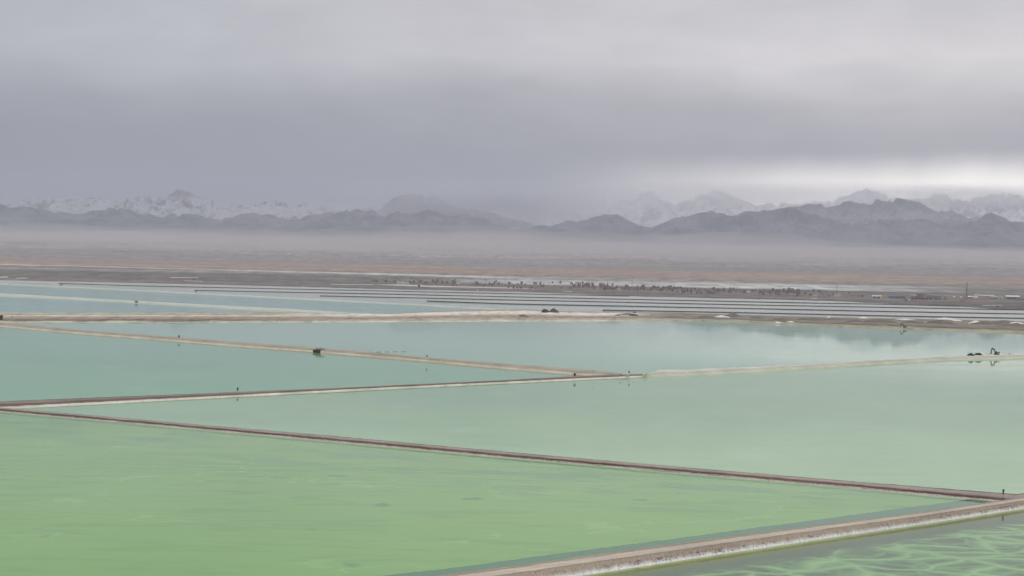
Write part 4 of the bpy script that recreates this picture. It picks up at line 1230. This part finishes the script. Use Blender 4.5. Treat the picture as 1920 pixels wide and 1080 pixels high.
building('workshop', 'bluish workshop cut by the right edge', 'building', 1916, 563.0, 16, 4.6, M_GREYW, M_BLUE, 1.0, 10, .2, [(-.2, .1, .6)])
building('white_hut', 'small white shed among the reddish trees', 'hut', 1403, 548.4, 7, 2.6, M_OFFW, M_WHITE, 1.0, 5, .3)
building('white_hut', 'tiny white hut left of the shed among reddish trees', 'hut', 1372.5, 544.6, 3.2, 1.8, M_OFFW, M_WHITE, 1.0, 5, .3)
building('white_hut', 'low white-roofed hut in front of the dense reddish trees', 'hut', 1163, 543.6, 7.5, 1.8, M_OFFW, M_WHITE, 1.0, 5, .3)
building('white_hut', 'left one of two tiny white huts in the open ground', 'hut', 1527.2, 555.2, 2.0, 1.9, M_WHITE, M_WHITE, 1.0, 4)
building('white_hut', 'right one of two tiny white huts in the open ground', 'hut', 1530.4, 555.3, 2.0, 1.9, M_WHITE, M_WHITE, 1.0, 4)
building('spoil_shed', 'dull red shed at the foot of the radio tower', 'building', 1806, 566.5, 10, 4.5, M_PINK, M_REDD, 1.0, 8, .35, [(-.2, .15, .5)])


# ------------------------------------------------------------------ masts
def lattice_tower(px, py, h_px, w_m, label):
    g = gl(px, py); H = h_px * mpp(g)
    t_ = thing('radio_tower', label, 'radio tower', (g.x, g.y, g.z - .1))
    wd = lambda z: w_m * (1 - z / H * 0.62)
    n = 11
    zs = [H * (1 - (1 - k / n) ** 1.15) for k in range(n + 1)]
    cr = lambda z: [(sx * wd(z) / 2, sy * wd(z) / 2, z) for sx, sy in ((-1, -1), (1, -1), (1, 1), (-1, 1))]
    for c in range(4):
        b = BM()
        for k in range(n):
            b.tube(cr(zs[k])[c], cr(zs[k + 1])[c], 0.20, seg=6)
        b.build('leg', M_REDD if c % 2 else M_DARK, t_)
    b = BM()
    for k in range(n):
        a, d = cr(zs[k]), cr(zs[k + 1])
        for c in range(4):
            b.tube(a[c], d[(c + 1) % 4], 0.10, seg=5); b.tube(a[(c + 1) % 4], d[c], 0.10, seg=5); b.tube(d[c], d[(c + 1) % 4], 0.09, seg=5)
    o = b.build('bracing', M_REDD, t_)
    for f, w in ((0.66, 2.4), (0.97, 2.6)):
        BM().box((w, w, .4), (0, 0, H * f)).build('platform', M_DARK, t_)
    for k in range(3):
        a = k * 2.1
        BM().box((.4, .25, 2.2), (math.cos(a) * 1.1, math.sin(a) * 1.1, H * .95), (0, 0, a)).build('antenna', M_PALEM, t_)
    BM().tube((0, 0, H), (0, 0, H + 3), .1).build('spike', M_DARK, t_)
    return t_


lattice_tower(1812.5, 562.5, 33.5, 3.6, 'tall dark red lattice radio tower rising over the town at right')


def mast(px, py, h_px, label, twin=False, thin=0.22, arm=2.0):
    g = gl(px, py); H = h_px * mpp(g)
    t_ = thing('utility_mast', label, 'mast', (g.x, g.y, g.z - .1), group='masts behind the striped ponds')
    if twin:
        for s in (-1, 1):
            BM().tube((s * 1.6, 0, 0), (s * 1.6, 0, H * .68), thin, thin * .8, seg=6).build('pole', M_DARK, t_)
        BM().box((5.2, .35, .5), (0, 0, H * .66)).build('crossarm', M_DARK, t_)
        BM().tube((0, 0, H * .66), (0, 0, H), thin * .6, thin * .4, seg=6).build('spike', M_DARK, t_)
        for s in (-1, 1):
            BM().box((1.8, 1.2, 1.5), (s * 1.0, 0, .75)).build('cabinet', M_DARK, t_)
    else:
        BM().tube((0, 0, 0), (0, 0, H), thin, thin * .5, seg=6).build('pole', M_DARK, t_)
        BM().box((arm, .3, .35), (0, 0, H * .86)).build('crossarm', M_DARK, t_)
    return t_


mast(948, 536.5, 21, 'single thin mast left of the dense reddish trees, with dark bushes at its foot', False, .28)
mast(967.8, 531.5, 17, 'thin pale mast right beside the first one', False, .16)
mast(1116, 536.5, 8.5, 'short thin pole standing against the white salt flat', False, .2)
mast(1138.5, 537, 14, 'stout single pole rising over the dense reddish trees', False, .5)
mast(1184.8, 541.5, 23.5, 'twin-poled mast in the middle of the reddish tree row', True, .32)
mast(1229, 541.5, 13, 'thin pale pole right of the twin-poled mast', False, .2)
mast(1463, 553.5, 18.5, 'single thin mast left of the last reddish thicket', False, .26)
mast(1544.3, 554.8, 13, 'short dark pole left of the white building', False, .32)
mast(1568.5, 552, 22.5, 'twin-poled mast directly behind the white building', True, .32)
mast(180, 521.5, 6.5, 'short post on the dark plain at far left', False, .3)
mast(322.5, 521, 3.5, 'stubby post beside the white salt streak at left', False, .4)
mast(424.5, 522.3, 7.5, 'dark forked post on the plain left of the red-headed posts', False, .5, 5.0)
mast(382, 525, 8.5, 'pale post on the plain right of the red machine', False, .3, 3.0)
mast(910, 531.5, 8.0, 'dark pole with a thick top left of the tall thin mast', False, .45)
mast(590.5, 527.5, 7.0, 'dark leaning pole right of the red-headed posts', False, .5, 4.0)


def red_head(px, label):
    g = gl(px, 534.5); m = mpp(g)
    t_ = thing('beacon_post', label, 'post', (g.x, g.y, g.z - .2), group='red-headed posts')
    BM().tube((0, 0, 0), (0, 0, 7 * m), .32, .26, seg=6).build('pole', M_DARK, t_)
    BM().box((3.4, 1.6, 3.0), (-.3, 0, 8.2 * m), (0, .3, 0), bevel=.4).build('head', M_REDD, t_)


red_head(561.5, 'left one of two posts with dull red heads by the shore')
red_head(566.3, 'right one of two posts with dull red heads by the shore')

# red machine on the far left plain
g = gl(362.5, 525.6); m = mpp(g)
t_ = thing('crawler_crane', 'dull red machine with upright boom on the dark plain at left', 'machine', (g.x, g.y, g.z))
BM().box((7, 4, 1.6), (0, 0, .8), bevel=.3).build('track', M_DARK, t_)
BM().box((6, 3.6, 3.2), (.6, 0, 3.2), bevel=.3).build('body', M_REDD, t_)
BM().box((1.4, 1.4, 6 * m), (0.8, 0, 3 * m + 1), (0, .12, 0)).build('boom', M_REDD, t_)
BM().box((5, .8, .8), (-2.5, 0, 3.9 * m), (0, .25, 0)).build('jib', M_REDD, t_)

# salt harvesters with long sloping conveyors
def conveyor(px, py, reach_px, rise_px, label):
    g = gl(px, py); m = mpp(g)
    t_ = thing('salt_harvester', label, 'machine', (g.x, g.y, g.z), group='salt harvesters with sloping conveyors')
    BM().box((8, 5, 4.5), (0, 0, 2.4), bevel=.4).build('body', M_BROWNW, t_)
    BM().box((9, 1.2, 1.6), (0, -2.6, .8), bevel=.3).build('track', M_DARK, t_)
    BM().poly([(-1, rise_px * m), (0.5, rise_px * m + 1.4), (reach_px * m, 1.4), (reach_px * m, .2)], 1.6).build('conveyor', M_REDD, t_)
    BM().poly([(-5.5, 3), (-4.5, 3), (0.2, rise_px * m + .8), (-.8, rise_px * m + .8)], 1.2).build('boom', M_DARK, t_)
    return t_


conveyor(770, 529.5, 22, 9, 'reddish harvester with conveyor sloping down right, behind the white cabins')
conveyor(740, 528.5, 15, 8, 'reddish harvester with short conveyor, left of the white cabins')
g = gl(1500, 556.2); m = mpp(g)
t_ = thing('loading_conveyor', 'flat dark conveyor on legs near the short pole', 'conveyor', (g.x, g.y, g.z))
BM().box((13 * m, 1.6, .9), (-2, 0, 2.4 * m)).build('belt', M_DARK, t_)
for k in range(5):
    BM().tube((-6 * m - 2 + k * 3 * m, 0, 0), (-6 * m - 2 + k * 3 * m, 0, 2.3 * m), .25, seg=6).build('leg', M_GREYM, t_)
BM().box((3 * m, 3, 1.6 * m), (-7 * m, 0, .8 * m)).build('hopper', M_DARK, t_)

# parked vehicles, a few pixels each
def truck(px, py, label, body, cab):
    g = gl(px, py)
    t_ = thing('parked_truck', label, 'truck', (g.x, g.y, g.z), group='parked trucks')
    BM().box((5.5, 2.4, 2.4), (.8, 0, 1.9), bevel=.1).build('load_bed', body, t_)
    cb_ = BM().poly([(-4.2, .7), (-2.1, .7), (-2.1, 2.9), (-3.5, 2.9), (-4.2, 1.9)], 2.3).build('cab', cab, t_)
    BM().poly([(-4.0, 1.9), (-2.6, 1.9), (-2.6, 2.7), (-3.5, 2.7)], 2.34).build('window', M_GLASS, cb_)
    for xx in (-3.2, 1.0, 2.4):
        for s in (-1, 1):
            BM().tube((xx, s * 1.0, .5), (xx, s * 1.2, .5), .5, seg=10).build('wheel', M_DARK, t_)
    return t_


for a in [(895.5, 545.3, 'white truck on the shore below the reddish bushes', M_WHITE, M_WHITE), (912, 545.2, 'small pale truck right of the white one on the shore', M_PALEM, M_WHITE), (1656, 560.6, 'pale truck at the right end of the open shed', M_PALEM, M_WHITE),
          (1189, 588.0, 'white truck parked behind the heaps on the salt shore', M_DARK, M_WHITE), (1279, 548.5, 'dark truck among the bushes below the tree row', M_DARK, M_PALEM), (1870, 575.2, 'dark truck on the flat shore right of the radio tower', M_DARK, M_DARK)]:
    truck(*a)


# ------------------------------------------------------------------ bare trees along the far shore
def bare_tree(h, w, mat, seed, n=84):
    r = random.Random(seed)
    t_ = thing('bare_tree', 'bare tree', 'tree', (0, 0, 0))
    b = BM().tube((0, 0, -.3), (r.uniform(-.2, .2), 0, h * .45), .26, .14, seg=6)
    for k in range(5):
        a = r.uniform(0, 6.28); l = h * r.uniform(.25, .4)
        b.tube((0, 0, h * r.uniform(.25, .42)), (math.cos(a) * l * .45, math.sin(a) * l * .45, h * .42 + l * .8), .10, .03, seg=5)
    b.build('trunk', M_BARK, t_)
    vs_, fs = [], []
    for k in range(n):
        a, q = r.uniform(0, 6.28), r.random() ** .5
        z0 = h * r.uniform(.12, .80)
        rad = w * .5 * q * (1.05 - abs(z0 / h - .5) * 1.2)
        c = Vector((math.cos(a) * rad, math.sin(a) * rad, z0))
        tip = c + Vector((math.cos(a) * w * .14, math.sin(a) * w * .14, h * r.uniform(.10, .24)))
        sd = Vector((-math.sin(a), math.cos(a), 0)) * r.uniform(.25, .8)
        o = len(vs_)
        vs_ += [c - sd, c + sd, tip, c + (tip - c) * .5 + Vector((0, 0, -.5)) + sd * 1.5]
        fs += [(o, o + 1, o + 2), (o + 1, o + 3, o + 2)]
    link('crown', mesh_from('crown', vs_, fs), mat, t_)
    return t_


protos = [bare_tree(10, 6, M_TWIG, 1), bare_tree(10, 3.6, M_TWIG, 2, 64), bare_tree(10, 8, M_TWIG2, 3, 100), bare_tree(10, 5, M_TWIG2, 4, 76), bare_tree(10, 7, M_TWIG, 5, 110)]
first = [True] * 5
TREES = [
    (700, 748, 527, 531, 6, 4, 6, 'bare reddish tree left of the white cabins', 'trees left of the white cabins'),
    (772, 800, 527, 533, 10, 4, 7, 'bare reddish tree right of the white cabins', 'trees right of the white cabins'),
    (806, 858, 528, 537, 14, 5, 8, 'bare reddish tree in the loose clump above the white shore strip', 'trees in the loose clump above the white shore strip'),
    (884, 945, 530, 538, 15, 4, 7, 'dark bare bush left of the tall thin mast', 'bushes left of the tall thin mast'),
    (950, 1072, 531, 543, 30, 4, 8, 'bare reddish tree in the thin row right of the tall thin mast', 'trees in the thin row right of the tall thin mast'),
    (1072, 1112, 533, 541, 26, 5, 9, 'bare reddish tree in the highest clump in front of the salt flat', 'trees in the highest clump in front of the salt flat'),
    (1112, 1182, 536, 545, 40, 5, 8, 'bare reddish tree in the dense row left of the twin-poled mast', 'trees in the dense row left of the twin-poled mast'),
    (1188, 1265, 539, 549, 44, 5, 8, 'bare reddish tree in the dense row right of the twin-poled mast', 'trees in the dense row right of the twin-poled mast'),
    (1265, 1348, 541, 552, 38, 5, 8, 'bare brown tree in the thinner end of the tree row', 'trees in the thinner end of the tree row'),
    (1345, 1440, 545, 553, 26, 4, 8, 'bare reddish tree around the small white shed', 'trees around the small white shed'),
    (1440, 1500, 546, 554, 26, 6, 10, 'bare reddish tree in the thicket around the single mast', 'trees in the thicket around the single mast'),
    (1505, 1620, 549, 557, 12, 4, 7, 'scattered bare tree in the open ground around the white building', 'trees in the open ground around the white building'),
]
for (x0, x1, y0, y1, cnt, h0, h1, lab, grp) in TREES:
    for k in range(cnt):
        x = random.uniform(x0, x1)
        f = (x - x0) / (x1 - x0)
        y = random.uniform(y0, y1) + (f - .5) * (x1 - x0) * 0.025
        g = gl(x, y)
        hm = random.uniform(h0, h1) * mpp(g) * 0.95
        i = random.choices(range(5), weights=(3, 3, 2, 2, 3) if 'reddish' in lab else (1, 1, 3, 3, 1))[0]
        sc_ = hm / 10
        s3 = (sc_ * random.uniform(.9, 1.6), sc_ * random.uniform(.9, 1.6), sc_)
        if first[i]:
            first[i] = False
            r = protos[i]
            r.location, r.rotation_euler, r.scale = (g.x, g.y, g.z - .1), (0, 0, random.uniform(0, 6.28)), s3
            r['label'], r['group'] = lab, grp
        else:
            dup(protos[i], (g.x, g.y, g.z - .1), random.uniform(0, 6.28), s3, lab, grp)


# ------------------------------------------------------------------ haze, dust blowing over the plain, mist on the peaks
def volume_mat(name, color, density, aniso=0.0):
    m, t = material(name)
    v = t.new('ShaderNodeVolumePrincipled')
    v.inputs['Color'].default_value = (*color, 1); v.inputs['Density'].default_value = density
    v.inputs['Anisotropy'].default_value = aniso
    o = t.new('ShaderNodeOutputMaterial')
    t.l.new(v.outputs[0], o.inputs['Volume'])
    try:
        m.cycles.homogeneous_volume = True
    except Exception:
        pass
    return m


hz = BM().box((60400, 46000, 1702.5), (0, 19550, 848.75)).build('haze', volume_mat('haze', (0.62, 0.645, 0.76), 3.6e-5))
hz['kind'] = 'stuff'


def puff(name, px, py, d, w_px, h_px, depth, mat, shells=(1.0,)):
    c = at_dist(px, py, d)
    m = d / FPX
    for sc_ in shells:
        o = BM().ball((0, 0, 0), (w_px * m / 2 * sc_, depth / 2 * sc_, h_px * m / 2 * sc_), 32).build(name, mat, smooth=True)
        o.location = c
        o['kind'] = 'stuff'
    return o


M_DUST = volume_mat('dust', (0.63, 0.605, 0.61), 1.5e-4)
M_MIST = volume_mat('mist', (0.74, 0.76, 0.82), 3.2e-4)
for a in [(150, 448, 17000, 1500, 50, 3600), (700, 462, 17500, 1300, 62, 3800), (1150, 468, 17000, 1300, 64, 3600), (1650, 484, 17500, 1500, 54, 3600), (-600, 446, 18000, 1500, 60, 3600), (2500, 490, 18000, 1500, 60, 3600)]:
    puff('blowing_dust', *a, M_DUST)
M_DUST2 = volume_mat('thin_dust', (0.70, 0.67, 0.665), 3.0e-4)
rd = random.Random(5)
for k in range(26):
    x_ = rd.uniform(-100, 2020)
    yb = 462 + (x_ - 960) * 0.0193 + rd.gauss(0, 9) - 3 * math.exp(-((x_ - 1080) / 260) ** 2)
    puff('blowing_dust', x_, yb, rd.uniform(16000, 20500), rd.uniform(180, 520), rd.uniform(16, 46), rd.uniform(900, 1800), M_DUST2)
for a in [(1010, 388, 26700, 430, 84, 1000), (880, 366, 26900, 420, 60, 900), (720, 400, 26700, 260, 40, 600)]:
    puff('mountain_mist', *a, M_MIST, (1.25, 1.0, 0.78, 0.55))
M_CLOUD = volume_mat('bright_mist', (0.985, 0.98, 0.975), 1.1e-4)
for a in [(1600, 368, 36300, 760, 44, 2600), (1860, 368, 36300, 420, 40, 2400), (1270, 374, 36300, 520, 56, 2400)]:
    puff('mountain_mist', *a, M_CLOUD, (1.25, 1.0, 0.78, 0.55))
